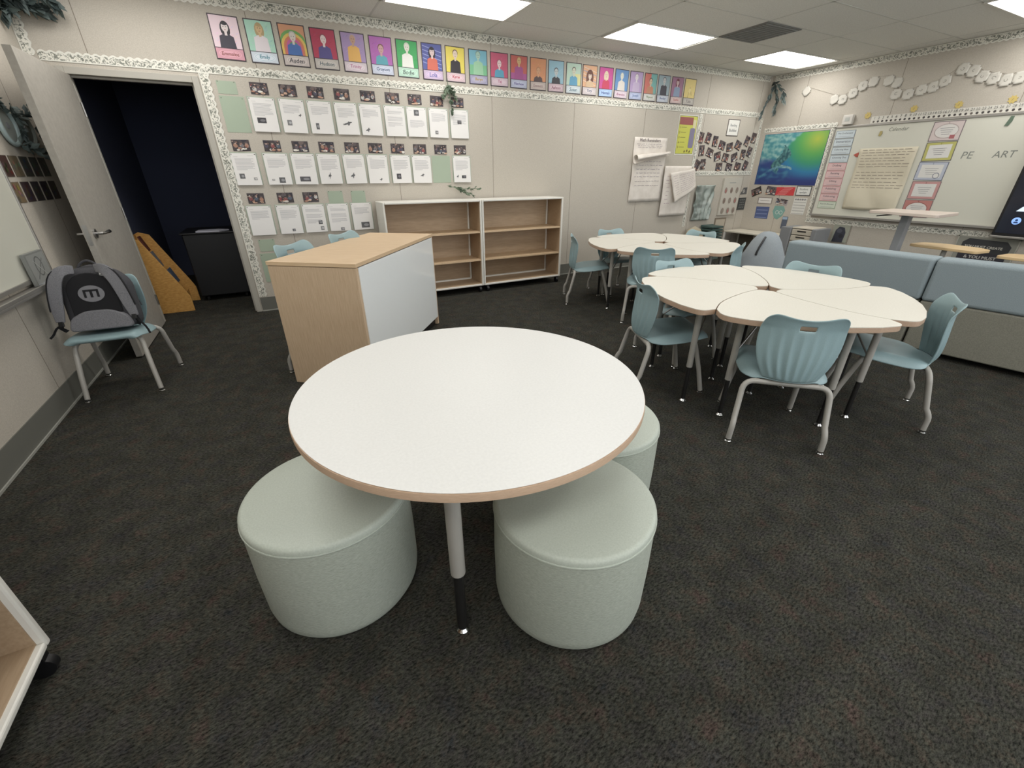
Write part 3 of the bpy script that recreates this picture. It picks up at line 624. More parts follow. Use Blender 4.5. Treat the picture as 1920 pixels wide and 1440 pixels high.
# hanging chart papers
def chart_sheet(name, label, x0, x1, z0, z1, bulge, roll, lines, title=None, parent=None, y0=YB - .006):
    t = empty(name, ((x0 + x1) / 2, y0, z1)); L = MB(); cx = (x0 + x1) / 2
    def fn(u, v):
        x = x0 + (x1 - x0) * u - cx; z = -(z1 - z0) * (1 - v); y = -.004 - bulge * (math.sin(PI * (1 - v)) ** 2) * (.5 + .5 * math.sin(3 * u + 5 * v)) - .012 * (1 - v) * abs(math.sin(7 * u)); return (x, y, z)
    L.grid(14, 18, fn); L.build('sheet', M['paper'], t, smooth=True, solid=.0012)
    return t, fn
def lines_on(t, fn, rows_, col, name='handwriting', seed=0, u0=.08, u1=.92):
    rr = random.Random(seed); mb = MB()
    for v in rows_:
        u = u0 + rr.uniform(0, .05)
        while u < u1 - .08:
            du = rr.uniform(.04, .12); p = []
            for q in range(4):
                uu = u + du * q / 3; a_ = fn(uu, v + rr.uniform(-.004, .004)); p.append((a_[0], a_[1] - .0022, a_[2]))
            vs = [(x, y, z - .0028) for x, y, z in p] + [(x, y, z + .0028) for x, y, z in p]
            mb.add(vs, [(0, 1, 5, 4), (1, 2, 6, 5), (2, 3, 7, 6)]); u += du + rr.uniform(.015, .03)
    o = mb.build(name, mat('ink', col, .6), t); return o
t1, fn = chart_sheet('chart_paper', '', 4.79, 5.43, 0.97, 1.825, .02, 0, 8)
lines_on(t1, fn, [.90, .875, .85, .64, .58, .52, .46, .40, .33, .26], (150, 140, 146), seed=1)
vs, fs, tw, th = text_mesh('Math Reminders'); m_ = MB(); sc = .40 / tw
m_.add([(a_ * sc - .02, -.012, b_ * sc - .035) for a_, b_ in vs], fs); m_.build('title', mat('title_ink', (92, 78, 84)), t1)
rl = MB()   # upper page rolled over itself, a loose cone
P_ = []
for i in range(15):
    u = i / 14
    for k in range(13):
        r = .052 - .028 * u; an = -PI * .5 + k / 12 * PI * 1.55
        P_.append((-.33 + .68 * u, -.03 - r + r * math.cos(an), -.285 + .085 * u + r * math.sin(an) * 1.1))
rl.add(P_, [(i * 13 + k, i * 13 + k + 1, (i + 1) * 13 + k + 1, (i + 1) * 13 + k) for i in range(14) for k in range(12)])
rl.build('rolled_page', M['paper'], t1, smooth=True, solid=.0012)
tag(t1, 'large left hanging chart paper with a page rolled over at its top', 'chart paper')
t2, fn = chart_sheet('chart_paper', '', 5.44, 6.02, 0.745, 1.46, .012, 0, 8, y0=YB - .03)
lines_on(t2, fn, [.80, .72, .66, .58, .50, .42, .34, .26], (176, 150, 158), seed=2, u1=.3)
fl = MB(); FP = []
def ffn(u, v):   # flap folded down and to the right
    tl = Vector((-.21, -.05, -.10)); tr = Vector((.33, -.03, -.03)); bl_ = Vector((-.06, -.085, -.53)); br = Vector((.40, -.05, -.30))
    p = tl.lerp(tr, u).lerp(bl_.lerp(br, u), 1 - v); p.y -= .05 * math.sin(PI * min(1, (1 - u) * 1.4)) * (1 - .4 * (1 - v)) ; return tuple(p)
fl.grid(12, 12, ffn); fl.build('folded_page', M['paper'], t2, smooth=True, solid=.0012)
lines_on(t2, ffn, [.86, .78, .70, .62, .54, .46, .38, .30, .22], (176, 160, 166), seed=3, name='writing')
tag(t2, 'right hanging chart paper with one big sheet folded forward', 'chart paper')
# foil, ovals board, frame, leaf print, dark sign
from mathutils import noise as mn
t = empty('foil_poster', (6.42, YB - .004, 0.91)); mb = MB()
def ff(u, v):
    x = (-.225 + .45 * u) * (1 - .06 * math.sin(PI * v)); z = -.27 + .54 * v; x += .03 * (v - .5) * math.sin(3 * u); y = -.016 - .030 * abs(math.sin(5 * (u - .5) * (1.3 - v) * 3)) ** 1.5 - .012 * mn.noise((u * 6, v * 7, 1)) - .006 * mn.noise((u * 16, v * 18, 2)); return (x, min(y, -.004), z)
mb.grid(30, 30, ff); mb.build('foil_sheet', M['foil'], t, smooth=True, solid=.001)
tag(t, 'crumpled silver foil sheet hanging under the photo collage', 'poster')
a = Art().sheet([(-.225, -.29), (.225, -.29), (.225, .29), (-.225, .29)], .03, (196, 190, 176)); a.rect(-.08, .08, .213, .222, (150, 156, 150))
for r_ in range(3):
    for c_ in range(3):
        a.ell(-.14 + .14 * c_, .10 - .16 * r_, .034, .048, (150, 132, 120)); a.ell(-.14 + .14 * c_, .09 - .16 * r_, .020, .028, ((176, 110, 104), (130, 112, 100), (150, 142, 128))[(r_ + c_) % 3])
tag(a.build('face_chart_board', 'back', 7.07, .99, off=.002), 'pale standing board with nine oval faces in a grid', 'board')
a = Art().sheet([(-.14, -.12), (.14, -.12), (.14, .12), (-.14, .12)], .012, (132, 118, 100)); a.rect(-.118, .118, -.098, .098, (186, 174, 154))
tag(a.build('wooden_frame', 'back', 6.97, .53), 'small tan wooden frame below the board of oval faces', 'frame')
a = Art().sheet([(-.08, -.055), (.09, -.05), (.08, .06), (-.02, .055)], .002, (96, 96, 96)); a.ell(.0, .0, .03, .03, (170, 168, 160)); a.line(-.06, -.03, .06, .04, .006, (60, 60, 60))
tag(a.build('leaf_print', 'back', 7.44, 1.07), 'small dark leaf shaped print in the corner above the black plaque', 'print')
a = Art().sheet([(-.095, -.10), (.095, -.10), (.095, .10), (-.095, .10)], .01, (62, 66, 66))
for k in range(4):
    for j in range(3): a.line(-.06 + .045 * j, .058 - .04 * k, -.03 + .045 * j, .07 - .04 * k, .008, (150, 152, 148), .001)
tag(a.build('black_plaque', 'back', 7.445, .865), 'small black plaque with pale brush strokes beside the board of ovals', 'plaque')
# things near the far wall on the floor: paper tray stack and round lid leaning
t = empty('storage_crate', (6.62, YB - .16, 0)); mb = MB()
for k in range(5): mb.box(-.14, .14, -.10, .12, .34 + .045 * k, .37 + .045 * k)
mb.box(-.145, .145, .11, .13, 0, .56).build('slats', mat('dark_green_plastic', (62, 84, 80), .5), t, bevel=.004)
MB().box(-.15, .15, -.11, .13, 0, .34).build('body', mat('green_grey_plastic', (100, 112, 106), .6), t, bevel=.01); tag(t, 'dark green ridged tray stack by the wall behind the far tables', 'tray')
t = empty('round_cushion', (6.22, YB - .12, 0)); MB().lathe([(0.0, .0), (.19, .0), (.225, .06), (.23, .2), (.21, .38), (.14, .48), (0.0, .53)], 32).build('cushion_body', mat('beige_cloth', (170, 160, 138), .9), t, smooth=True)
for q in t.children: q.scale = (1, .42, 1.06)
tag(t, 'rounded beige cushion standing against the wall under the foil', 'cushion')

# ------------------------------------------------------------------ right wall
def q_(y0, y1, z0, z1): return [(-(y1 - y0) / 2, -(z1 - z0) / 2), ((y1 - y0) / 2, -(z1 - z0) / 2), ((y1 - y0) / 2, (z1 - z0) / 2), (-(y1 - y0) / 2, (z1 - z0) / 2)]
# ocean poster, colours laid in a grid of ink patches
a = Art(); W, Hh = 1.02, .75; a.sheet(q_(0, W, 0, Hh), .002, (40, 60, 120)); rr = random.Random(4); N, K = 88, 64
def mixc(c1, c2, t): t = max(0, min(1, t)); return tuple(c1[i] * (1 - t) + c2[i] * t for i in range(3))
from mathutils import noise as mn
for i in range(N):
    for j in range(K):
        u = (i + .5) / N; v = (j + .5) / K; n1 = mn.noise((u * 4, v * 4, 0)); n2 = mn.noise((u * 11, v * 15, 3)); n3 = mn.noise((u * 30, v * 22, 5))
        d = math.hypot(u - .86, (v - .86) * .9)
        cc = mixc((176, 190, 60), (84, 168, 80), d / .25) if d < .25 else mixc((84, 168, 80), (50, 150, 110), (d - .25) / .15) if d < .40 else mixc((50, 150, 110), (34, 120, 170), (d - .40) / .15) if d < .55 else mixc((34, 120, 170), (40, 60, 130), (d - .55) / .2)
        sm = lambda t: max(0.0, min(1.0, t)) ** 2 * (3 - 2 * max(0.0, min(1.0, t)))
        f_ = sm(.5 + 6 * ((v - .52) / .48 - (u - .30) / .30 + .22 * n1 + .10 * n2)) * sm((v - .40 + .06 * n1) * 6)
        cc = mixc(cc, mixc((64, 140, 150), (138, 184, 178), .5 + 1.1 * n2 + .6 * n3), f_)
        # leaping animal shape: curved dark body
        bx = .33 + .16 * (v - .3) + .05 * math.sin(v * 13); bw = .095 * math.sin(PI * max(0, min(1, (v - .20) / .58))) ** .8 + .02 * n3
        if .20 < v < .78 and abs(u - bx) < bw: cc = mixc((36, 84, 96), (84, 140, 136), .4 + 1.4 * n3 + .5 * n2)
        if abs(v - .20 - .16 * math.sin((u - .1) * 5)) < .025 + .015 * n2 and .05 < u < .58: cc = mixc((70, 130, 150), (130, 170, 176), .5 + n3)
        k_ = sm((.38 + .12 * n1 - v) * 7) * sm((.62 - .4 * abs(v - .2) + .1 * n2 - u) * 6); cc = mixc(cc, mixc((26, 70, 130), (60, 130, 160), .35 + 1.4 * n2), k_ * .8)
        cc = mixc(cc, (34, 44, 116), .7 * sm((.2 - v) * 6))
        x0, y0 = -W / 2 + .005 + u * (W - .01) - (W - .01) / N / 2, -Hh / 2 + .005 + v * (Hh - .01) - (Hh - .01) / K / 2
        a.rect(x0, x0 + (W - .01) / N, y0, y0 + (Hh - .01) / K, cc, .0005)
tag(a.build('ocean_poster', 'right', 4.742, 1.553), 'large glossy blue and green ocean poster with foaming water', 'poster')
def rsheet(name, y, z, w_, h_, col, label, cat, t_=.002, rot=0, group=None, fn=None, off=.001, wall='right'):
    a = Art().sheet(q_(0, w_, 0, h_), t_, col)
    if fn: fn(a)
    return tag(a.build(name, wall, y, z, off=off, rot=rot), label, cat, group)
def lines_fn(n, w_, h_, c=(120, 120, 124), x0=None, top=None):
    def f(a):
        for k in range(n):
            y = (top if top is not None else h_ * .38) - k * h_ * .76 / max(1, n - 1) if n > 1 else 0
            a.rect(-w_ * .4, w_ * (.4 - .1 * (k % 3)), y - .004, y + .004, c, .0006)
    return f
o = photo_art(.18, .12, 31, border_c=(58, 52, 46)).build('wall_photo', 'right', 5.18, 1.065, rot=R(24)); tag(o, 'dark photo tilted steeply, leftmost under the ocean poster', 'photo')
o = photo_art(.18, .13, 32, border_c=(90, 84, 86)).build('wall_photo', 'right', 4.915, 1.085, rot=R(-6)); tag(o, 'crowded group photo just left of the red slip', 'photo')
def redf(a):
    for k in range(6): a.line(-.13 + .02 * k, -.05 + .02 * k, .02 + .02 * k, -.045 + .018 * k, .005, (240, 160, 156))
rsheet('red_slip', 4.675, 1.085, .31, .125, (214, 56, 60), 'bright red printed slip under the ocean poster', 'paper', rot=R(1), fn=redf)
def spf(a): a.rect(-.105, .105, -.06, .06, (216, 216, 210)); a.text('Student', 0, .025, .15, .03, (70, 84, 80)); a.text('spotlight', 0, -.025, .15, .03, (60, 70, 80))
rsheet('spotlight_sign', 4.378, 1.10, .235, .145, (78, 78, 80), 'white sign in black edge at the lower right of the ocean poster', 'sign', fn=spf)
def whf(a): a.rect(-.115, .115, -.04, .04, (222, 218, 212)); a.rect(-.085, .085, -.006, .004, (176, 168, 162))
rsheet('white_card', 4.985, .93, .265, .105, (150, 140, 132), 'small white card with a brown edge above the blue sheet', 'card', fn=whf)
def blf(a):
    for k in range(3): a.rect(-.10, .10, .035 - .06 * k, .05 - .06 * k, (120, 136, 180), .001)
rsheet('blue_sheet', 4.99, .737, .24, .19, (76, 92, 142), 'blue printed sheet hanging low beside the teal tassel', 'paper', rot=R(1.5), fn=blf)
o = photo_art(.21, .09, 35, border_c=(170, 160, 160)).build('photo_strip', 'right', 4.686, .925, rot=R(-8)); tag(o, 'strip of small faces above the teal rounded cutout', 'photo')
a = Art().sheet([(-.09, .09), (-.11, .0), (-.06, -.10), (.0, -.12), (.07, -.06), (.10, .03), (.06, .09)][::-1], .002, (118, 166, 156)); a.ring(-.03, -.01, .03, .03, .006, (220, 226, 220)); a.ring(.035, -.01, .03, .03, .006, (220, 226, 220))
tag(a.build('teal_cutout', 'right', 4.69, .77), 'teal rounded paper cutout with white rings', 'paper')
rsheet('phone_caddy', 4.55, .61, .085, .19, (84, 92, 110), 'narrow blue grey hanging tag below the teal cutout', 'tag', t_=.012, fn=lambda a: a.rect(-.04, .04, .05, .09, (150, 176, 200)))
def grf(a):
    for k in range(6): a.rect(-.095, .095, -.115 + .042 * k, -.108 + .042 * k, (150, 150, 148), .001)
    for k in range(5): a.rect(-.085 + .036 * k, -.064 + .036 * k, .088, .112, (128, 126, 128) if k % 2 else (150, 148, 148), .0015)
rsheet('white_schedule', 4.385, .873, .21, .25, (214, 212, 204), 'white printed sheet with ruled lines left of the whiteboard border', 'paper', fn=grf)
# whiteboard
t = empty('whiteboard', (XR, 2.9, 1.36)); ya, yb = -2.9, 1.245
MB().box(-.018, -.004, ya, yb, -.58, .585).build('board_surface', M['wb'], t)
fr = MB(); 
for b_ in ((-.03, -.001, ya, yb + .015, .575, .60), (-.03, -.001, ya, yb + .015, -.60, -.575), (-.03, -.001, yb, yb + .02, -.60, .60)): fr.box(*b_)
fr.build('frame', M['alu'], t, bevel=.003)
MB().box(-.085, -.03, ya, yb, -.60, -.588).box(-.085, -.078, ya, yb, -.588, -.575).build('marker_tray', M['alu'], t, bevel=.002)
tag(t, 'long wall whiteboard with aluminium tray on the right wall', 'whiteboard')
def wb(name, a, y, z, label, cat, rot=0, off=.02, group=None): return tag(a.build(name, 'right', y, z, off=off, rot=rot), label, cat, group)
steps = ['Pre-On-Demand', 'Immersion', 'Collecting Ideas', 'Choosing One', 'Drafting', 'Revising', 'Editing', 'Publishing', 'Celebrating', 'Post-On-Demand']
zt, zb = 1.905, .865; hh_ = (zt - zb) / 10
for k, s_ in enumerate(steps):
    base = (190, 202, 206) if k < 4 else (214, 178, 176) if k < 9 else (196, 206, 186); rim = (110, 124, 140) if k < 4 else (200, 110, 124) if k < 9 else (140, 160, 130)
    a = Art().sheet(q_(0, .255, 0, hh_ - .008), .0015, rim); a.rect(-.122, .122, -(hh_ - .018) / 2, (hh_ - .018) / 2, base); a.text(s_, 0, .014, .19, .034, (66, 66, 84)); a.rect(-.08, .08, -.03, -.027, (140, 140, 150))
    colr = ('pale blue', 'pink', 'pale green')[0 if k < 4 else 1 if k < 9 else 2]
    wb('step_card', a, 4.000 - .004 * k, zt - hh_ * (k + .5), f'{colr} writing step card, {ORD[k]} from the top of the column on the whiteboard', 'card', group='writing step cards')
# chart on whiteboard
t = empty('cream_chart', (XR - .022, 3.40, 1.66)); cfn = lambda u, v: (-.004 - .02 * abs(math.sin(5 * u + 4 * v)) * (1 - v) - .006 * math.sin(9 * v), .335 - .67 * u + .0 * v, -.78 + .78 * v)
mb = MB(); mb.grid(16, 20, cfn); mb.build('sheet', mat('cream_paper', (206, 198, 176), .75), t, smooth=True, solid=.001)
rr = random.Random(12); ink = MB()
for v in [.97, .93, .89, .84, .80, .75, .71, .62, .57, .52, .46, .41, .37]:
    u = .06
    while u < .86:
        du = rr.uniform(.05, .13); A = cfn(u, v); B = cfn(u + du, v); ink.add([(A[0] - .003, A[1], A[2] - .003), (B[0] - .003, B[1], B[2] - .003), (B[0] - .003, B[1], B[2] + .003), (A[0] - .003, A[1], A[2] + .003)], [(0, 1, 2, 3)]); u += du + .025
ink.build('handwriting', mat('faded_ink', (150, 140, 128)), t); tag(t, 'cream handwritten chart paper held on the left of the whiteboard', 'chart paper')
a = Art().sheet([(-.035, 0), (0, -.022), (.022, -.03), (.035, 0), (.022, .03), (0, .022)], .006, (186, 78, 62)); wb('red_magnet', a, 3.77, 1.585, 'red leaf shaped magnet at the upper left corner of the cream chart', 'magnet')
a = Art().sheet([(-.015, -.03), (.01, -.03), (.02, .0), (.012, .03), (-.012, .025)], .006, (176, 160, 96)); wb('gold_magnet', a, 3.555, 1.835, 'small gold magnet left of the outlined word on the whiteboard', 'magnet')
a = Art().sheet([(-.02, -.05), (.012, -.045), (.022, .0), (.016, .05), (-.012, .045)], .006, (90, 112, 92)); wb('green_magnet', a, 2.315, 1.875, 'green leaf magnet near the top right of the whiteboard', 'magnet', rot=R(-10))
a = Art().sheet(q_(0, .001, 0, .001), .0002, (206, 205, 192)); a.text('Calendar', 0, 0, .22, .06, (120, 124, 112), shear=.1); wb('whiteboard_writing', a, 3.36, 1.875, 'marker word in outline letters at the upper left of the whiteboard', 'writing', off=.0185)
a = Art().sheet(q_(0, .001, 0, .001), .0002, (206, 205, 192)); a.text('PE', 0, 0, .11, .075, (128, 132, 124), shear=.1); wb('whiteboard_writing', a, 2.555, 1.545, 'two faint grey marker letters right of the certificates', 'writing', off=.0185)
a = Art().sheet(q_(0, .001, 0, .001), .0002, (206, 205, 192)); a.text('ART', 0, 0, .19, .085, (122, 126, 118), shear=.1); wb('whiteboard_writing', a, 2.235, 1.545, 'faint grey marker word of three letters near the dark screen', 'writing', off=.0185)
certs = [((206, 190, 186), (112, 96, 102), 'ring', 'pink bordered certificate with a red square, topmost of the five'), ((186, 182, 96), (96, 92, 96), 'band', 'yellow bordered certificate, second of the five'), ((176, 182, 196), (96, 100, 120), 'seal', 'grey blue certificate with a round seal, middle of the five'), ((196, 142, 138), (124, 100, 104), 'band', 'rose bordered certificate, fourth of the five'), ((190, 120, 112), (124, 100, 104), 'ring', 'red bordered certificate, lowest of the five behind the high table')]
for k, (bc, ec, st, lb) in enumerate(certs):
    a = Art().sheet(q_(0, .30, 0, .212), .0015, ec); a.rect(-.143, .143, -.099, .099, bc)
    a.rect(-.112, .112, -.074, .074, (214, 212, 206)) if st != 'ring' else a.ell(0, 0, .115, .078, (214, 210, 204), 20)
    if st == 'ring': a.ring(0, 0, .118, .08, .008, tuple(q - 30 for q in bc)); 
    for j in range(4): a.rect(-.07 + .01 * j, .07 - .01 * j, .03 - .022 * j, .035 - .022 * j, (150, 150, 152), .002)
    if k == 0: a.rect(.05, .10, -.085, -.045, (176, 96, 100))
    if st == 'seal': a.ring(.07, -.05, .034, .034, .007, (110, 116, 134))
    a.line(0, .074, 0, .095, .01, tuple(q - 30 for q in bc))
    wb('certificate', a, 2.848 - .004 * (k % 2), 1.815 - .221 * k, lb, 'certificate', rot=R((0, 1.5, -.8, 0, 0)[k]), group='certificates on the whiteboard')
# number line strip above whiteboard
a = Art().sheet(q_(0, 2.3, 0, .082), .0015, (214, 210, 198)); NL0 = 3.735; dy = .0505
for k in range(40):
    x = -1.15 + .04 + dy * k
    if x > 1.14: break
    a.text(str(k + 1), x, .019, .034, .030, (84, 84, 80)); a.ell(x, -.022, .013, .013, (66, 60, 58) if k % 5 else (96, 86, 78), 12, z=.001)
tag(a.build('number_line', 'right', NL0 - 1.15, 2.005, rot=0), 'long white number strip with dots above the whiteboard', 'number line')
for k, (y, z) in enumerate(((3.79, 2.065), (3.277, 2.09), (2.833, 2.085), (2.373, 2.085))):
    pts = [((.045 if j % 2 else .03) * math.cos(2 * PI * j / 16), (.045 if j % 2 else .03) * math.sin(2 * PI * j / 16)) for j in range(16)]
    a = Art().sheet(pts, .002, (206, 180, 96)); a.line(-.008, -.01, .006, .012, .004, (140, 110, 50))
    tag(a.build('yellow_star_tag', 'right', y, z, off=.004), f'small yellow star tag, {ORD[k]} from the left above the number strip', 'tag', 'yellow star tags')
t = empty('thermostat', (XR, 4.015, 2.032)); MB().box(-.055, 0, -.065, .065, -.06, .06).build('case', mat('thermostat_white', (206, 202, 194), .5), t, bevel=.008)
MB().box(-.057, -.054, -.03, .03, -.02, .03).build('display', mat('thermostat_display', (176, 178, 172), .4), t); tag(t, 'square off white wall box at the left end of the whiteboard top', 'thermostat')
# banner cards strung on the wall
BC = [(4.743, 2.465), (4.302, 2.308), (4.185, 2.294), (4.068, 2.355), (3.966, 2.427), (3.85, 2.458), (3.669, 2.444), (3.568, 2.407), (3.536, 2.277), (3.398, 2.26), (3.27, 2.288), (3.155, 2.305), (3.06, 2.352), (2.928, 2.45), (2.822, 2.413), (2.721, 2.345), (2.614, 2.312), (2.499, 2.28), (2.394, 2.289), (2.285, 2.33), (2.175, 2.38)]
for k, (y, z) in enumerate(BC):
    t = empty('banner_card', (XR - .006, y, z)); s_ = .058; blank = k in (0, 1, 5, 6, 7); ro = R((45, 20, 4, 8, 14, -4, 10, -14, -3, 3, 2, 8, 12, -8, -12, -10, 4, 0, 6, 10, 8)[k])
    pts = fillet([(-s_, -s_), (s_, -s_), (s_, s_), (-s_, s_)], .022, 3); mb = MB(); n = len(pts)
    def bend(p): 
        x = p[0] * math.cos(ro) - p[1] * math.sin(ro); zz = p[0] * math.sin(ro) + p[1] * math.cos(ro); return (-.001 - .018 * max(0, (-p[1] / s_ + .4)) ** 2 * .3, -x, zz)
    mb.grid(6, 6, lambda u, v: bend((-s_ + 2 * s_ * u, -s_ + 2 * s_ * v)), skip=lambda i, j: (i in (0, 5) and j in (0, 5))); mb.build('card', mat('banner_paper', (200, 196, 186), .7) if k == 0 else bpy.data.materials['banner_paper'], t, smooth=True, solid=.0015)
    if not blank:
        rb = random.Random(300 + k); sh = MB(); q0 = rb.uniform(0, 6); ra = rb.uniform(.014, .02); L_ = []
        for m_ in range(13):
            an = q0 + m_ / 12 * rb.uniform(4.6, 4.8); rr_ = ra * (1 - .05 * m_); L_.append(bend((rr_ * math.cos(an), rr_ * math.sin(an) + .004)))
        sh.tube([(x_ - .002, y_, z_) for x_, y_, z_ in L_], .0022, 5)
        sh.build('curl_mark', mat('banner_ink', (150, 148, 140)) if k == 2 else bpy.data.materials['banner_ink'], t)
    tag(t, f'{"blank " if blank else ""}cream banner card, {ORD[k]} from the left of the string high on the whiteboard wall', 'banner card', 'banner cards on the right wall')
mb = MB()
pp = [(XR - .004, y, z + .055) for y, z in BC]; mb.tube(pp, .0012, 5); tag(mb.build('banner_string', mat('string', (130, 120, 104))), 'thin string threading the cream banner cards on the right wall', 'string')
# wall display (dark screen with lit icons)
t = empty('wall_display', (XR - .09, 1.25, 1.36)); MB().box(-.03, .06, -.95, .76, -.66, .60).build('case', M['black'], t, bevel=.01)
mb = MB().box(-.045, .05, -.95, .76, -.685, -.66); mb.build('lower_bezel', M['alu'], t, bevel=.005)
a = Art().sheet(q_(0, 1.66, 0, 1.21), .002, (20, 22, 30)); a.poly([(-.74, -.37), (-.66, -.37), (-.66, -.335), (-.70, -.32)], (190, 204, 224)); a.ell(-.70, -.47, .038, .038, (120, 160, 230), 20); a.ell(-.70, -.462, .012, .012, (30, 50, 90), 10); a.poly([(-.722, -.495), (-.678, -.495), (-.686, -.478), (-.714, -.478)], (30, 50, 90))
a.rect(-.63, -.50, -.475, -.462, (130, 132, 140)); a.rect(-.60, -.53, -.36, -.345, (210, 150, 140))
o = a.build('lit_screen', 'right', 1.155, 1.335, off=.1201, mt=M['screen']); o.parent = t; o.location = (-.0305, -.095, -.025); o.matrix_parent_inverse = Matrix.Identity(4)
tag(t, 'large dark wall display with glowing blue icon at the right edge', 'display')
t = empty('banner_sign', (XR - .012, 2.03, .37)); MB().box(-.01, .01, -.26, .27, -.30, .285).build('panel', mat('sign_grey', (140, 140, 130), .6), t, bevel=.002)
a = Art().sheet([(-.22, .10), (.21, .10), (.22, .2), (.17, .255), (-.17, .265), (-.22, .22)], .001, (52, 54, 56)); a.rect(-.22, .21, -.2, .11, (46, 45, 54)); a.text('YOU MUST CREATE', -.02, .175, .34, .075, (186, 184, 172), fat=.004); a.text('& YOU MUST', -.01, .055, .29, .065, (176, 174, 166), fat=.004)
o = a.build('lettering', 'right', 2.03, .37, off=.024); o.parent = t; o.location = (-.012, 0, 0); o.matrix_parent_inverse = Matrix.Identity(4)
fr = MB()
for b_ in ((-.014, .01, -.27, -.26, -.3, .29), (-.014, .01, .27, .28, -.3, .29), (-.014, .01, -.27, .28, .28, .29)): fr.box(*b_)
fr.build('sign_edge', mat('sign_edge_paint', (170, 168, 156)), t)
tag(t, 'black lettered sign standing low on the wall behind the tan desks', 'sign')
t = empty('dark_print', (XR - .012, 3.65, .53)); MB().box(-.008, .008, -.11, .11, -.12, .125).build('panel', mat('print_sage', (160, 162, 148), .6), t); 
a = Art().sheet([(-.09, -.12), (.06, -.12), (.07, .02), (.04, .09), (-.03, .1), (-.07, .05)], .001, (56, 58, 70)); a.ell(-.02, .04, .04, .03, (80, 84, 96)); a.ell(.02, -.03, .03, .03, (40, 42, 50))
o = a.build('picture', 'right', 3.65, .53, off=.024); o.parent = t; o.location = (-.009, 0, 0); o.matrix_parent_inverse = Matrix.Identity(4)
tag(t, 'small sage panel with a dark floral picture right of the drawer trays', 'picture')

# ------------------------------------------------------------------ left wall
t = empty('whiteboard', (XL, 2.84, 1.37)); MB().box(.002, .018, -1.24, 1.22, -.59, .60).build('board_surface', M['wb'], t)
fr = MB()
for b_ in ((.001, .026, -1.26, 1.24, .595, .62), (.001, .026, -1.26, 1.24, -.61, -.585), (.001, .026, 1.22, 1.24, -.61, .62)): fr.box(*b_)
fr.build('frame', M['alu'], t, bevel=.003)
MB().box(.0, .10, -1.26, 1.42, -.645, -.63).box(.09, .10, -1.26, 1.42, -.63, -.61).build('marker_tray', M['alu'], t, bevel=.002); tag(t, 'whiteboard with a marker tray on the left wall', 'whiteboard')
t = empty('tray_plaque', (XL + .062, 3.85, .7405)); a = Art().sheet(q_(0, .26, 0, .19), .02, (122, 124, 120)); a.rect(-.12, .12, -.085, .085, (140, 142, 138)); a.ring(.0, .01, .05, .06, .008, (90, 92, 90)); a.line(-.08, -.06, .07, .05, .006, (96, 98, 96)); a.line(-.06, .05, .06, -.05, .005, (168, 170, 166))
o = a.build('etched_panel', 'left', 3.85, .84); o.parent = t; o.matrix_parent_inverse = Matrix.Identity(4); o.location = (-.03, 0, .097)
MB().box(-.03, .03, -.12, .12, 0, .012).build('foot', M['greypl'], t); tag(t, 'small grey etched plaque standing on the left whiteboard tray', 'plaque')
cols = [(70, 44, 38), (112, 98, 74), (62, 62, 54), (58, 60, 56), (66, 64, 58)]; cols2 = [(120, 100, 70), (64, 46, 50), (48, 42, 46), (44, 36, 44), (66, 56, 52)]
for rw, (cs, z) in enumerate(((cols, 1.42), (cols2, 1.265))):
    for k, cc in enumerate(cs):
        a = Art().sheet(q_(0, .125, 0, .125), .002, (96, 88, 78)); a.rect(-.06, .06, -.06, .06, cc)
        rr = random.Random(60 + rw * 10 + k)
        for j in range(6): a.ell(rr.uniform(-.04, .04), rr.uniform(-.04, .04), rr.uniform(.008, .018), rr.uniform(.01, .02), tuple(max(0, q + rr.randint(-26, 30)) for q in cc), 8)
        tag(a.build('dark_photo', 'left', 4.185 + .15 * k, z), f'dark square photo by the open door, {ORD[k]} in the {("upper", "lower")[rw]} left-wall row', 'photo', 'dark photos on the left wall')
for k, (y, z, r_) in enumerate(((4.43, 1.66, .11), (4.70, 1.66, .10))):
    t = empty('round_wreath', (XL + .02, y, z)); mb = MB(); mb.tube([(0, (r_) * math.cos(2 * PI * j / 24), r_ * math.sin(2 * PI * j / 24)) for j in range(24)], .014, 8, close=True); mb.build('ring', mat('pale_ring', (160, 176, 176) if k == 0 else (120, 126, 120), .5), t, smooth=True)
    mb = MB(); mb.tube([(-.012, 0, 0), (-.002, 0, 0)], r_ - .01, 24); mb.build('face', mat('ring_face', (150, 156, 150) if k == 0 else (100, 104, 98)), t); mb = MB(); mb.tube([(-.001, 0, 0), (.004, 0, 0)], .02, 12); mb.build('hub', M['greypl'], t)
    tag(t, ('pale blue rimmed round wall disc at the left edge of the view', 'grey round wall disc next to the open door edge')[k], 'wall disc')
sprig('artificial_garland', 'dark foliage around the round discs on the left wall', [[(XL + .05, 4.25, 1.80), (XL + .06, 4.55, 1.72), (XL + .05, 4.9, 1.80)], [(XL + .05, 4.4, 1.55), (XL + .05, 4.7, 1.50), (XL + .05, 4.95, 1.58)], [(XL + .04, 4.55, 1.8), (XL + .04, 4.56, 1.56)], [(XL + .04, 4.85, 1.75), (XL + .05, 4.9, 1.5)]], 32, .07, .035, M['leafd'], 21, 1.0, [(0, -1, XL + .012)])

# ------------------------------------------------------------------ ceiling vent
t = empty('ceiling_vent', (5.155, 3.935, H - .006)); MB().box(-.285, .285, -.295, .295, -.004, .006).build('backing', M['vent'], t)
sl = MB()
for k in range(13): sl.box(-.26, .26, -.27 + .0435 * k, -.255 + .0435 * k, -.010, -.004)
sl.build('slats', mat('vent_slat', (136, 136, 132)), t); tag(t, 'square grey air vent in the ceiling between two lit panels', 'ceiling vent')

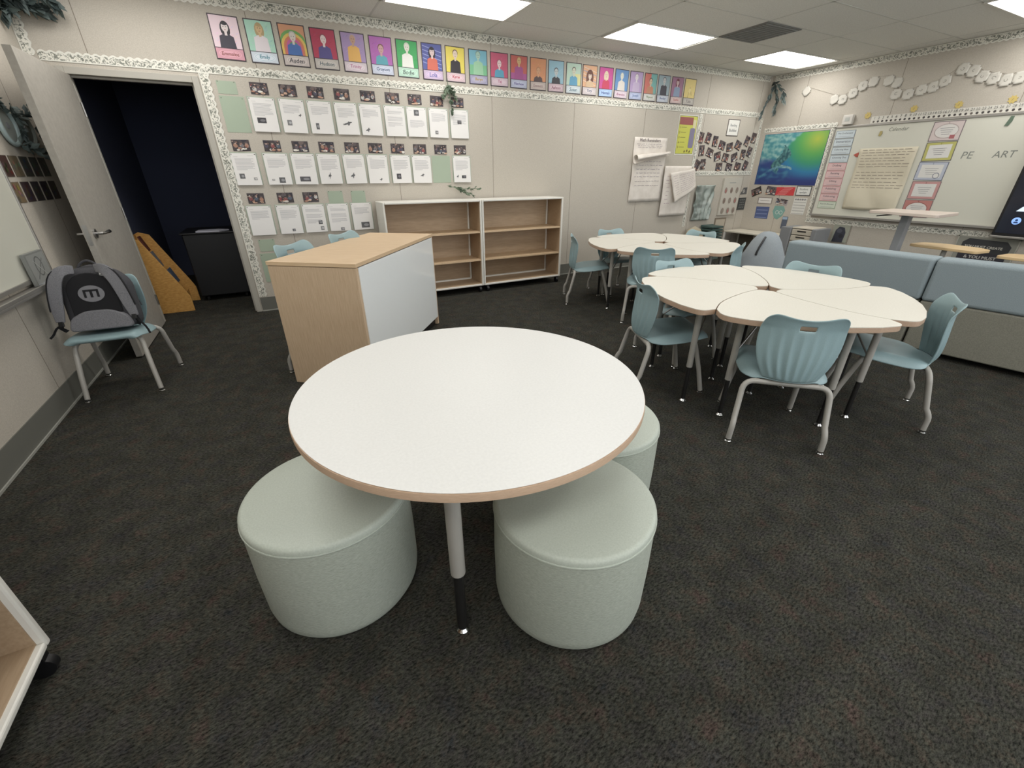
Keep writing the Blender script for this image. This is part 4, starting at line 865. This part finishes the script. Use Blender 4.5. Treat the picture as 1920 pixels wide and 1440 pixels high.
# ------------------------------------------------------------------ furniture: tables
def table_leg(parent, x, y, top, low=.25, r=.0185):
    l = MB(); l.tube([(x, y, low), (x, y, top)], r, 16); lg = l.build('leg', M['leg'], parent, smooth=True)
    MB().tube([(x, y, .02), (x, y, low + .01)], r * .72, 12).build('leg_insert', M['blackmetal'], lg, smooth=True)
    MB().lathe([(.0, .0), (.019, .0), (.021, .006), (.014, .014), (.008, .022), (0, .022)], 14, (x, y)).build('glide', M['chrome'], lg, smooth=True)
    return lg
t = empty('round_table', (0.509, 1.280, 0)); RT, ZT = .602, .70
MB().lathe([(0, ZT - .004), (RT - .004, ZT - .004), (RT - .0015, ZT - .001), (RT - .006, ZT), (0, ZT)], 120).build('tabletop', M['lamw'], t, smooth=True)
MB().lathe([(0, ZT - .032), (RT - .006, ZT - .032), (RT, ZT - .028), (RT + .001, ZT - .016), (RT, ZT - .0045), (RT - .004, ZT - .004), (0, ZT - .005)], 120).build('edge_band', M['edgew'], t, smooth=True)
for k in range(4):
    an = math.atan2(.875 - 1.280, .270 - .509) + k * PI / 2; d = .47
    table_leg(t, d * math.cos(an), d * math.sin(an), ZT - .03, low=.275, r=.023)
tag(t, 'large round white table with a wooden edge in the foreground', 'table')

def petal_outline():
    def pol(r, a): return (r * math.cos(R(a)), r * math.sin(R(a)))
    f = [(.075, 22), (.15, 18), (.22, 15), (.3, 12), (.4, 9.3), (.5, 7), (.58, 4.8), (.65, 2.5), (.70, 1.0)]
    cw = [pol(r, -q) for r, q in f]; ccw = [pol(r, 72 - q) for r, q in f]
    outer = [pol(r, a) for r, a in ((.795, 4.5), (.785, 14), (.772, 25), (.768, 36), (.772, 47), (.785, 58), (.795, 68.5))]
    pts = cw + outer + ccw[::-1]
    rad = [.03] + [0] * (len(cw) - 1) + [.075] + [0] * 5 + [.06] + [0] * (len(ccw) - 1) + [.03]
    pts = fillet(pts, rad, 6)
    out = []; n = len(pts)       # pull the outline in a little so neighbours do not touch
    cx = sum(p[0] for p in pts) / n; cy = sum(p[1] for p in pts) / n
    for i in range(n):
        a_ = Vector(pts[i - 1]); b_ = Vector(pts[(i + 1) % n]); d_ = (b_ - a_); nn = Vector((d_.y, -d_.x)).normalized() if d_.length > 1e-6 else Vector((0, 0))
        out.append((pts[i][0] - nn.x * .003, pts[i][1] - nn.y * .003))
    return out
PO = [(x * 1.037, y * 1.037) for x, y in petal_outline()]; TZ = .675
def wing_table():
    t = empty('wing_table')
    MB().prism(PO, TZ - .003, TZ).build('tabletop', M['lam'], t)
    MB().prism(PO, TZ - .032, TZ - .003).build('edge_band', M['edge'], t, bevel=.003)
    for r_, a_ in ((.655, 10), (.655, 60), (.24, 30)): table_leg(t, r_ * math.cos(R(a_)), r_ * math.sin(R(a_)), TZ - .03)
    br = MB()
    for a_ in (10, 60):
        x, y = .64 * math.cos(R(a_)), .64 * math.sin(R(a_)); x2, y2 = .44 * math.cos(R(a_ + (12 if a_ < 30 else -12))), .44 * math.sin(R(a_ + (12 if a_ < 30 else -12)))
        br.tube([(x, y, .42), (x2, y2, TZ - .032)], .005, 8)
    br.build('brace', M['steel'], t, smooth=True)
    return t
wt = None
CL = [((2.82, 1.69), 122, 'near cluster', ['at its left, beside the side-on chair', 'at its front, behind the chair seen from behind', 'at its right front corner', 'at its right rear by the sofa', 'at its left rear']),
      ((3.754, 3.57), 117.6, 'far cluster', ['at its left, beside the side-on chair', 'at its front left behind the dark-backed chair', 'at its front right', 'at its right rear', 'at its rear near the wall'])]
NAMES = {('near cluster', 0): 'left half', }
for (c, a0, nm, wh) in CL:
    for k in range(5):
        o = wing_table() if wt is None else copy_tree(wt); wt = wt or o
        o.location = (c[0], c[1], 0); o.rotation_euler = (0, 0, R(a0 + 72 * k))
        tag(o, f'cream wing table of the {nm}, {wh[k]}', 'table', f'wing tables of the {nm}')

# ------------------------------------------------------------------ chairs
def shell():
    """seat and backrest as one sweep: rows run from the front lip back and up to the top edge"""
    prof = [(.205, .392, .150), (.227, .412, .180), (.217, .430, .196), (.17, .435, .208), (.11, .431, .216), (.05, .426, .220), (-.01, .421, .221), (-.07, .414, .216), (-.12, .402, .204), (-.160, .388, .180), (-.190, .378, .150), (-.207, .386, .130),
            (-.214, .410, .140), (-.216, .450, .164), (-.214, .500, .182), (-.210, .550, .193), (-.206, .600, .197), (-.204, .640, .196), (-.203, .665, .194), (-.204, .676, .192), (-.205, .688, .190), (-.207, .705, .186), (-.212, .722, .178), (-.217, .733, .162)]
    return prof
PROF = shell(); NS = 11; NU = 48
def shell_pt(i, j, off=0.0):
    y, z, w_ = PROF[j]; u = -1 + 2 * i / NU
    x = w_ * u; au = abs(u)
    if j <= NS:      # seat: shallow dish with turned-down side edges
        k = min(1, j / 2.0); z2 = z - .008 * (1 - u * u) * k * (1 - max(0, (j - 7)) / 5.0 if j > 7 else 1)
        if au > .7: q = (au - .7) / .3; z2 -= .050 * q * q * (min(1, .15 + j / 5) if j < 8 else max(0, (NS - j) / 4)); x *= 1 + .02 * math.sin(PI * q)
        if j >= 8: y += .045 * au ** 2 * (j - 7) / 4
        return (x, y, z2)
    t = (j - NS) / (len(PROF) - 1 - NS)
    wrap = .060 * math.sin(PI * min(1, .27 + .62 * t)) ; y2 = y + wrap * au ** 2
    fl = .016 * (abs(math.sin(u * PI * 4)) - .5) * max(0, 1 - abs(t - .18) / .40) * (1 - au ** 4)
    y2 += fl
    z2 = z + (.036 * (au ** 2 - .30 - .7 * au ** 8) if t > .72 else 0) * (t - .72) / .28
    if t > .9: x *= 1.0
    return (x, y2, z2)
def make_shell(name, j0, j1, parent):
    mb = MB(); vs = [shell_pt(i, j) for j in range(j0, j1 + 1) for i in range(NU + 1)]; fs = []
    for j in range(j1 - j0):
        for i in range(NU):
            jj = j + j0
            if 18 <= jj < 20 and 20 <= i < 29: continue      # hand slot
            a = j * (NU + 1) + i; fs.append((a, a + 1, a + NU + 2, a + NU + 1))
    return mb.add(vs, fs).build(name, M['plastic'], parent, smooth=True, solid=.007, sub=1)
def arc_pts(a, b, c, n=5):
    a, b, c = Vector(a), Vector(b), Vector(c); return [tuple(a * (1 - t) ** 2 + b * 2 * t * (1 - t) + c * t * t) for t in [k / n for k in range(n + 1)]]
def make_chair(lift=0.0, name='school_chair'):
    t = empty(name)
    sh = empty('tmp')
    s_ = make_shell('seat', 0, NS, t); b_ = make_shell('backrest', NS, len(PROF) - 1, t)
    if lift: s_.location.z = lift; b_.location.z = lift
    bpy.data.objects.remove(sh)
    z0 = .356 + lift; r = .0150
    fr = MB(); fr.tube([(-.15, -.165, z0), (.15, -.165, z0)], r, 12); fr.tube([(-.14, .13, z0 + .034), (.14, .13, z0 + .034)], r * .9, 12)
    fr.tube([(-.10, -.13, z0), (-.10, .13, z0 + .034)], r * .8, 10); fr.tube([(.10, -.13, z0), (.10, .13, z0 + .034)], r * .8, 10); fr.build('seat_frame', M['leg'], t, smooth=True)
    for sx in (-1, 1):
        for rear in (1, 0):
            if rear: p = arc_pts((sx * .15, -.165, z0), (sx * .203, -.166, z0), (sx * .210, -.178, z0 - .05), 5) + arc_pts((sx * .220, -.214 , .15), (sx * .225, -.240, .112), (sx * .227, -.241, .085), 4) + [(sx * .229, -.241, .02)]
            else: p = arc_pts((sx * .13, .13, z0 + .034), (sx * .172, .135, z0 + .034), (sx * .180, .155, z0 - .02), 5) + [(sx * .192, .2, .18), (sx * .203, .236, .02)]
            lg = MB().tube(p, r, 12).build('leg', M['leg'], t, smooth=True)
            e = p[-1]; MB().lathe([(0, .0), (.017, .0), (.018, .005), (.013, .009), (.0145, .012), (.0145, .026), (0, .026)], 14, (e[0], e[1])).build('glide', M['chrome'], lg, smooth=True)
    if lift: 
        fr = MB(); fr.tube([(-.21, -.17, .25), (.21, -.17, .25)], .009, 10); fr.tube([(-.187, .185, .25), (.187, .185, .25)], .009, 10); fr.build('foot_rail', M['leg'], t, smooth=True)
    return t
chairs = [
 ((2.352, 1.222), 46.3, 'blue chair seen squarely from behind at the front of the near cluster', 1),
 ((2.226, 1.975), -24, 'blue chair seen from the side at the left of the near cluster', 1),
 ((2.765, 2.305), -97, 'blue chair facing the camera at the left rear of the near cluster', 1),
 ((3.430, 1.805), -167, 'blue chair tucked behind the near cluster in front of the sofa', 1),
 ((3.165, 1.055), 121, 'blue chair facing left at the right end of the near cluster', 1),
 ((3.245, 3.170), 49, 'blue chair seen from behind at the front of the far cluster', 2),
 ((3.13, 4.046), -30, 'blue chair seen side-on at the left end of the far cluster', 2),
 ((3.685, 4.20), -96, 'blue chair at the rear left of the far cluster near the blank wall', 2),
 ((4.38, 3.67), -168, 'blue chair at the rear right of the far cluster', 2),
 ((3.935, 2.95), 117, 'blue chair at the right of the far cluster beside the beanbag', 2),
 ((-1.147, 3.749), -93, 'blue chair by the left wall carrying the grey backpack', 0)]
cp = None
for (c, an, lb, g) in chairs:
    o = make_chair() if cp is None else copy_tree(cp); cp = cp or o
    o.location = (c[0], c[1], 0); o.rotation_euler = (0, 0, R(an - 90))
    tag(o, lb, 'chair', 'blue school chairs')
st = make_chair(.19, 'counter_chair'); st.location = (.205, 3.41, 0); st.rotation_euler = (0, 0, R(-43 - 90)); tag(st, 'tall blue chair at the near end of the oak counter', 'chair', 'tall blue chairs behind the oak counter')
s2 = copy_tree(st); s2.location = (.61, 3.85, 0); s2.rotation_euler = (0, 0, R(-45 - 90)); tag(s2, 'tall blue chair at the far end of the oak counter', 'chair', 'tall blue chairs behind the oak counter')

# ------------------------------------------------------------------ stools
def stool():
    t = empty('round_stool'); r, h_ = .262, .425
    MB().lathe([(0, .004), (r - .03, .004), (r - .014, .012), (r - .004, .03), (r, .06), (r + .002, h_ * .5), (r, h_ - .05), (r - .002, h_ - .026)], 72).build('side', M['sagefab'], t, smooth=True)
    MB().lathe([(r - .004, h_ - .030), (r + .001, h_ - .026), (r + .0005, h_ - .012), (r - .005, h_ - .004), (r - .014, h_ - .001), (r * .5, h_ + .001), (0, h_ + .001)], 72).build('cushion_top', M['sage'], t, smooth=True)
    MB().tube([((r + .0005) * math.cos(2 * PI * k / 72), (r + .0005) * math.sin(2 * PI * k / 72), h_ - .028) for k in range(72)], .0032, 6, close=True).build('piping', M['sage'], t, smooth=True)
    return t
s0 = stool(); s0.location = (-.036, 1.275, 0); tag(s0, 'sage green drum stool tucked under the left front of the round table', 'stool', 'drum stools around the round table')
for p, lb in (((.676, .856), 'sage green drum stool under the right front of the round table'), ((1.062, 1.228), 'sage green drum stool at the right of the round table, mostly hidden')):
    s_ = copy_tree(s0); s_.location = (*p, 0); tag(s_, lb, 'stool', 'drum stools around the round table')

# ------------------------------------------------------------------ oak counter with white board side
ax = math.atan2(1.16, .867); t = empty('oak_counter', (-.105, 3.19, 0), ax)
LN, WD, HT = 1.47, .61, .868      # local x along the long side, local y = to the left (open side at y=0)
# near-left corner is the origin; local -y runs to the near-right corner
b = MB(); b.box(0, .03, -WD, 0, .005, HT - .028).box(LN - .03, LN, -WD, 0, .005, HT - .028).box(.03, LN - .03, -WD + .02, -WD + .05, .06, HT - .028)
b.build('body', M['oak'], t, bevel=.002)
MB().box(.03, LN - .03, -WD + .05, -.30, .42, .44).build('shelf', M['oak'], t)
MB().box(-.004, LN + .004, -WD - .004, .004, HT - .025, HT).build('top', M['oaktop'], t, bevel=.002)
MB().box(.026, LN - .032, -WD - .006, -WD + .018, .085, HT - .030).build('white_panel', M['gloss'], t, bevel=.001)
MB().box(.03, LN - .03, -WD + .03, -WD + .045, .0, .05).build('kick_board', M['blackmetal'], t)
tag(t, 'light oak counter with a glossy white side panel behind the round table', 'counter')

# ------------------------------------------------------------------ bookcases
def bookcase(w_, d_, h_):
    t = empty('bookcase'); T = .022
    sh = MB(); sh.box(0, T, 0, d_, .08, h_).box(w_ - T, w_, 0, d_, .08, h_).box(T, w_ - T, 0, d_, h_ - T, h_).box(T, w_ - T, 0, d_, .08, .08 + T)
    sh.build('carcass', M['white'], t, bevel=.006)
    MB().box(T, w_ - T, d_ - .012, d_ - .002, .08 + T, h_ - T).box(T, T + .004, .02, d_ - .012, .10, h_ - T).box(w_ - T - .004, w_ - T, .02, d_ - .012, .10, h_ - T).box(T, w_ - T, .02, d_ - .012, .08 + T, .08 + T + .004).build('lining', M['shelfwood'], t)
    for z in (.407, .736): MB().box(T + .004, w_ - T - .004, .015, d_ - .013, z - .018, z).build('shelf', M['oaktop'], t)
    pb = MB(); pb.box(T + .01, T + .028, d_ - .03, d_ - .013, .11, h_ - T).box(w_ - T - .028, w_ - T - .01, d_ - .03, d_ - .013, .11, h_ - T).box(T + .02, w_ - T - .02, d_ - .028, d_ - .013, .104, .125).build('back_rails', M['white'], t)
    for x in (.05, w_ - .05):
        for y in (.022, d_ - .05):
            c_ = MB(); c_.tube([(x - .014, y, .035), (x + .014, y, .035)], .035, 18); c_.box(x - .016, x + .016, y - .02, y + .02, .05, .08); c_.build('caster', M['black'], t, smooth=True)
    return t
b1 = bookcase(1.155, .36, 1.09); b1.location = (1.048, 4.955, 0); tag(b1, 'left of two empty white edged bookcases against the back wall', 'bookcase', 'low bookcases on casters')
b2 = copy_tree(b1); b2.location = (2.208, 4.955, 0); tag(b2, 'right of two empty white edged bookcases against the back wall', 'bookcase', 'low bookcases on casters')
b3 = copy_tree(b1); b3.location = (-.886, 1.385 , 0); b3.rotation_euler = (0, 0, R(90)); tag(b3, 'bookcase cut by the lower left edge, next to the camera', 'bookcase', 'low bookcases on casters')
b3.location = (-.886, .235, 0); 

# ------------------------------------------------------------------ backpack on the chair
t = empty('backpack', (-1.135, 3.69, .434)); t.rotation_euler = (R(-12), 0, R(-4)); t.scale = (1.08, 1.0, 1.04)
def rblob(rx, ry, z0, z1, top_r, n=36, e=3.2, lean=0.0, cy=0.0):
    mb = MB(); rings = []; K = 14
    for j in range(K + 1):
        v = j / K; z = z0 + (z1 - z0) * v; s_ = 1.0
        if v < .12: s_ = .82 + .18 * math.sin(PI / 2 * v / .12)
        if v > .62: s_ = max(.02, math.cos(PI / 2 * ((v - .62) / .38)) ** .45)
        for k in range(n):
            a_ = 2 * PI * k / n; c_, q = math.cos(a_), math.sin(a_); d_ = (abs(c_) ** e + abs(q) ** e) ** (-1 / e)
            rings.append((rx * s_ * c_ * d_, cy + ry * (s_ ** .6) * q * d_, z))
    fs = [(j * n + k, j * n + (k + 1) % n, (j + 1) * n + (k + 1) % n, (j + 1) * n + k) for j in range(K) for k in range(n)] + [tuple(range(n))[::-1], tuple(K * n + k for k in range(n))]
    return mb.add(rings, fs)
rblob(.172, .095, 0.0, .405, .1).build('body', M['packdark'], t, smooth=True, sub=1)
# black mesh back panel, an arch
arch = [(-.115, .10), (.115, .10)] + [(.115 * math.cos(q), .235 + .115 * math.sin(q)) for q in [PI * k / 14 for k in range(15)]]
mb = MB(); n = len(arch); mb.add([(x, -.104 - .004, z) for x, z in arch] + [(x, -.085, z) for x, z in arch], [tuple(range(n))] + [(i, n + i, n + (i + 1) % n, (i + 1) % n) for i in range(n)]); mb.build('mesh_panel', M['mesh'], t, bevel=.006)
# lumbar pad
pad = fillet([(-.155, .005), (.155, .005), (.135, .085), (.06, .125), (-.06, .125), (-.135, .085)], .03); n = len(pad)
mb = MB(); mb.add([(x, -.122, z) for x, z in pad] + [(x, -.088, z) for x, z in pad], [tuple(range(n))] + [(i, n + i, n + (i + 1) % n, (i + 1) % n) for i in range(n)]); mb.build('lumbar_pad', M['packgrey'], t, bevel=.01, bseg=3)
# round badge with the letter m
mb = MB(); mb.tube([(0, -.1085, .225), (0, -.1125, .225)], .055, 28); lo = mb.build('badge', mat('badge_grey', (118, 118, 122), .8), t)
for q in lo.data.vertices: q.co.x *= 1.12; q.co.z = .225 + (q.co.z - .225) * .9
mm = MB(); th_ = .011
mm.box(-.036, -.036 + th_, -.1155, -.112, .203, .244).box(-.036, .036, -.1155, -.112, .239, .250).box(.025, .036, -.1155, -.112, .203, .244).box(-.006, .006, -.1155, -.112, .203, .244).build('letter', M['mesh'], lo, bevel=.001)
def band(path, wd, th, name, mt, parent, wd_dir=(1, 0, 0)):
    mb = MB(); W_ = Vector(wd_dir); vs = []; P_ = [Vector(p) for p in path]; L = len(P_)
    for i, p in enumerate(P_):
        tn = (P_[min(i + 1, L - 1)] - P_[max(i - 1, 0)]).normalized(); sd = tn.cross(Vector((0, -1, 0))); sd = sd.normalized() if sd.length > .1 else W_; nn = tn.cross(sd).normalized()
        ww = wd[i] if isinstance(wd, (list, tuple)) else wd
        vs += [p + sd * ww / 2 + nn * th / 2, p - sd * ww / 2 + nn * th / 2, p - sd * ww / 2 - nn * th / 2, p + sd * ww / 2 - nn * th / 2]
    fs = [(4 * i + k, 4 * i + (k + 1) % 4, 4 * i + 4 + (k + 1) % 4, 4 * i + 4 + k) for i in range(L - 1) for k in range(4)] + [(3, 2, 1, 0), (4 * L - 4, 4 * L - 3, 4 * L - 2, 4 * L - 1)]
    return mb.add(vs, fs).build(name, mt, parent, smooth=True, bevel=.004, sub=1)
for sx in (-1, 1):
    p = [(sx * .05, -.095, .372), (sx * .085, -.125, .375), (sx * .118, -.138, .35), (sx * .143, -.140, .29), (sx * .158, -.138, .21), (sx * .168, -.134, .13), (sx * .176, -.128, .07)]
    sp = band(p, [.05, .06, .066, .066, .064, .056, .04], .016, 'shoulder_strap', M['packgrey'], t)
    band([(x_ + sx * .030, y_ - .003, z_ + .006) for x_, y_, z_ in p[:6]], .007, .018, 'strap_edge', M['mesh'], sp)
    band([(sx * .176, -.128, .07), (sx * .185, -.122, .035), (sx * .170, -.10, .012)], .024, .003, 'webbing', M['mesh'], sp)
    band([(sx * .180, -.128, .05), (sx * .215, -.13, .0), (sx * .222, -.125, -.05)] if sx > 0 else [(sx * .178, -.128, .05), (sx * .21, -.12, .04), (sx * .235, -.10, .0), (sx * .26, -.10, -.02)], .012, .002, 'loose_strap', M['mesh'], sp)
MB().box(-.184, -.160, -.142, -.132, .045, .075).box(.162, .186, -.142, -.132, .05, .08).build('buckle', M['black'], t, bevel=.003)
mb = MB(); mb.tube([(-.05, -.03, .385)] + [(-.05 + .1 * k / 8, -.035, .39 + .035 * math.sin(PI * k / 8)) for k in range(1, 8)] + [(.05, -.03, .385)], .007, 8); mb.build('top_handle', M['packdark'], t, smooth=True)
mb = MB()
for k in range(2): mb.tube([(-.15, .02 + .05 * k, .13), (-.12, .02 + .05 * k, .32), (0, .02 + .05 * k, .40), (.12, .02 + .05 * k, .32), (.172, .0 + .05 * k, .13)], .0035, 6)
mb.build('zip', M['packdark'], t, smooth=True)
mb = MB(); mb.tube([(.075, -.10, .36), (.08, -.115, .33)], .013, 10); mb.build('reflective_tab', mat('reflective_tab', (200, 200, 200), .4), t, smooth=True)
tag(t, 'grey and black backpack with a round m badge sitting on the chair', 'backpack')

# ------------------------------------------------------------------ sofas
def sofa(name, L, label, cut0=0.0, cut=0.0):
    t = empty(name); s_ = MB(); D = .20
    # backrest: rounded slab, tall upper cushion over a darker lower skirt; local x = length, local y = towards the seat
    MB().box(0, L, 0, D, .435, .765).build('backrest', M['sofa'], t, bevel=.028, bseg=5, smooth=True)
    MB().box(.004, L - .004, .006, D - .006, .045, .434).build('lower_back', M['sofab'], t, bevel=.012, bseg=3, smooth=True)
    MB().box(.004 + cut0, L - cut, D + .001, .80, .10, .31).build('seat_base', M['sofab'], t, bevel=.015, bseg=3, smooth=True)
    MB().box(.004 + cut0, L - .004 - cut, D + .002, .79, .311, .44).build('seat_cushion', M['sofa'], t, bevel=.04, bseg=4, smooth=True)
    f = MB()
    for x in (.06, L - .06):
        for y in (.05, .72): f.tube([(x, y, 0), (x, y, .05 if y < .5 else .1)], .02, 12)
    f.build('feet', M['black'], t, smooth=True)
    return tag(t, label, 'sofa', 'sofa sections with backs to the tables')
s_ = sofa('sofa_section', 1.14, 'left section of the blue grey sofa, seen from behind'); s_.location = (4.44, 2.585, 0); s_.rotation_euler = (0, 0, R(-88))
s_ = sofa('sofa_section', 1.30, 'right section of the blue grey sofa with olive lower back', cut0=.13); s_.location = (4.485, 1.435, 0); s_.rotation_euler = (0, 0, R(-79.5))

# ------------------------------------------------------------------ beanbag
t = empty('beanbag_chair', (4.77, 3.01, 0)); mb = MB()
prof = [(0.0, .0), (.25, .0), (.34, .035), (.385, .12), (.365, .22), (.315, .34), (.248, .46), (.192, .58), (.150, .68), (.106, .745), (.06, .78), (0.0, .79)]
mb.lathe(prof, 40)
mb.v = [(x * (1 + .015 * math.sin(5 * math.atan2(y, x) + 6 * z)), y * (1 + .02 * math.sin(4 * math.atan2(y, x) - 5 * z)), z) for x, y, z in mb.v]
mb.build('bag', M['bean'], t, smooth=True)
cd = Vector((0, 0, 0)) - Vector((4.77, 3.01, 0)); ca_ = math.atan2(cd.y, cd.x) - .28
def on(z, da=0.0, e=.006):
    for i in range(len(prof) - 1):
        if prof[i][1] <= z <= prof[i + 1][1] and prof[i + 1][1] > prof[i][1]:
            r = prof[i][0] + (prof[i + 1][0] - prof[i][0]) * (z - prof[i][1]) / (prof[i + 1][1] - prof[i][1]); return (math.cos(ca_ + da) * (r + e), math.sin(ca_ + da) * (r + e), z)
mb = MB(); mb.tube([on(.74, .1), on(.70, .05, .02), on(.64, -.02, .024), on(.59, -.06, .016), on(.56, -.07)], .011, 8); mb.build('handle', M['black'], t, smooth=True)
tag(t, 'pale grey cone-shaped beanbag with a black handle left of the sofa', 'beanbag')

# ------------------------------------------------------------------ pedestal table, small desks
t = empty('standing_desk', (5.86, 2.26, 0)); MB().prism(fillet([(-.31, -.35), (.26, -.32), (.31, .27), (-.17, .30)], .05), .972, 1.0).build('desktop', mat('pale_pink_laminate', (206, 192, 180), .4), t, bevel=.004)
MB().box(-.045, .045, -.035, .035, .03, .972).build('column', M['greypl'], t, bevel=.006)
MB().box(-.30, .30, -.035, .035, 0, .03).box(-.035, .035, -.28, .28, 0, .028).build('base', M['greypl'], t, bevel=.006)
mb = MB(); mb.tube([(-.1, .10, .965), (-.24, .17, .955)], .006, 8).build('height_lever', M['black'], t, smooth=True)
tag(t, 'tall pedestal desk with a pale top standing behind the sofa', 'desk')
def small_desk(label, loc, rz):
    t = empty('small_desk', (*loc, 0), rz); MB().prism(fillet([(-.17, -.29), (.08, -.29), (.17, -.15), (.17, .15), (.08, .29), (-.17, .29)], .05), .652, .678).build('desktop', mat('tan_laminate', (212, 184, 140), .4) if 'tan_laminate' not in bpy.data.materials else bpy.data.materials['tan_laminate'], t, bevel=.004)
    MB().tube([(-.08, 0, .02), (-.08, 0, .652)], .022, 14).build('column', M['leg'], t, smooth=True)
    MB().box(-.16, .16, -.2, -.17, 0, .025).box(-.16, .16, .17, .2, 0, .025).box(-.10, -.06, -.19, .19, 0, .025).build('base', M['leg'], t, bevel=.004)
    return tag(t, label, 'desk', 'small tan desks behind the sofa')
small_desk('small tan topped desk in front of the black lettered sign', (6.12, 1.90), R(-8)); small_desk('small tan desk at the right edge of the view behind the sofa', (5.95, 1.17), R(-4))
# bench cabinet with drawer trays
t = empty('low_bench', (7.33, 4.72, 0)); MB().box(-.23, .215, -.41, .60, .415, .44).build('top', mat('bench_white', (214, 208, 192), .4), t, bevel=.004)
f = MB(); 
for y in (-.395, .585): f.box(-.23, -.205, y - .014, y + .014, 0, .415).box(.18, .21, y - .014, y + .014, 0, .415)
f.build('leg_frame', M['white'], t); MB().box(.19, .20, -.38, .57, .03, .415).box(-.2, .19, -.38, .57, .05, .07).box(-.2, .19, .01, .03, .07, .415).build('inner_panel', mat('bench_inside', (120, 112, 100), .6), t)
tag(t, 'low white bench shelf in the far right corner', 'bench')
t = empty('drawer_trays', (7.28, 4.02, 0)); 
MB().box(-.20, .18, -.27, -.20, 0, .60).box(-.20, .18, .11, .27, 0, .60).box(.16, .18, -.20, .11, 0, .60).build('side_panels', M['greypl'], t, bevel=.008)
MB().box(-.17, .18, -.20, .11, .588, .606).build('lid', mat('tray_lid', (206, 198, 182), .45), t, bevel=.004)
for k in range(5):
    dr_ = MB().box(-.175, .14, -.195, .105, .50 - .088 * k, .578 - .088 * k).build('drawer', mat('tray_cream', (196, 188, 172), .45) if k == 0 else bpy.data.materials['tray_cream'], t, bevel=.006)
    MB().box(-.182, -.174, -.11, .02, .545 - .088 * k, .56 - .088 * k).build('pull', M['blackmetal'], dr_)
tag(t, 'grey sided unit of stacked cream drawers beside the low bench', 'drawers')

# ------------------------------------------------------------------ storeroom things
t = empty('display_rack', (-1.0, 5.74, 0)); sp = [(0, 0), (.0, .16), (-.04, .26), (-.27, .77), (-.36, .80), (-.40, .78), (-.40, 0)]
for y in (.0, .50):
    mb = MB(); n = len(sp); mb.add([(x, y, z) for x, z in sp] + [(x, y + .018, z) for x, z in sp], [tuple(range(n)), tuple(range(n, 2 * n))[::-1]] + [(i, n + i, n + (i + 1) % n, (i + 1) % n) for i in range(n)]); mb.build('side_panel', M['birch'], t, bevel=.003)
for k, (x, z) in enumerate(((-.03, .10), (-.10, .28), (-.19, .46), (-.27, .62))):
    MB().box(x - .060, x - .050, .018, .50, z - .01, z + .045).build('tier_front', M['birch'], t); MB().box(x - .20, x - .05, .018, .50, z - .022, z - .01).build('tier_shelf', M['birch'], t)
MB().box(-.40, -.385, .018, .50, 0, .78).build('back', M['birch'], t); tag(t, 'golden wood slanted magazine rack inside the dark doorway', 'rack')
for k, (x, y, z, w_, h_, cc, lb) in enumerate(((-1.155, 5.95, .474, .14, .17, (120, 120, 124), 'grey leaflet leaning in the upper tier of the wooden rack'), (-1.235, 6.05, .634, .10, .16, (96, 50, 40), 'red brown book leaning in the top tier of the wooden rack'), (-1.065, 5.98, .294, .15, .16, (80, 92, 110), 'blue grey booklet in the middle tier of the wooden rack'))):
    o = MB().box(-.006, .006, -w_ / 2, w_ / 2, 0, h_).build('booklet', mat('booklet_cover_%d' % k, cc), bevel=.002, loc=(x - .04, y, z)); o.rotation_euler = (0, R(-18), 0); o.location.z = z - .010; tag(o, lb, 'booklet')
t = empty('black_cabinet', (-.70, 6.45, 0)); MB().box(-.26, .26, -.33, .3, .06, .76).build('body', M['black'], t, bevel=.01); MB().box(-.28, .28, -.35, .32, .76, .775).build('top', M['black'], t, bevel=.004)
f = MB()
for x in (-.2, .2):
    for y in (-.27, .25): f.tube([(x - .012, y, .03), (x + .012, y, .03)], .03, 14); f.box(x - .012, x + .012, y - .012, y + .012, .03, .06)
f.build('casters', M['rubber'], t); tag(t, 'black cabinet standing in the dark store room', 'cabinet')
mb = MB().prism([(-.13, -.09), (.10, -.12), (.19, .0), (.08, .10), (-.12, .08)], 0, .012); o = mb.build('paper_stack', mat('loose_paper', (196, 196, 206), .6), loc=(-.69, 6.22, .7765)); tag(o, 'loose white papers lying on the black cabinet in the store room', 'paper')

# ------------------------------------------------------------------ finish: ceiling panels light the room, with fill from the added openings
S.cycles.max_bounces = 8; S.cycles.diffuse_bounces = 5; S.cycles.sample_clamp_indirect = 6.0; S.cycles.use_denoising = True
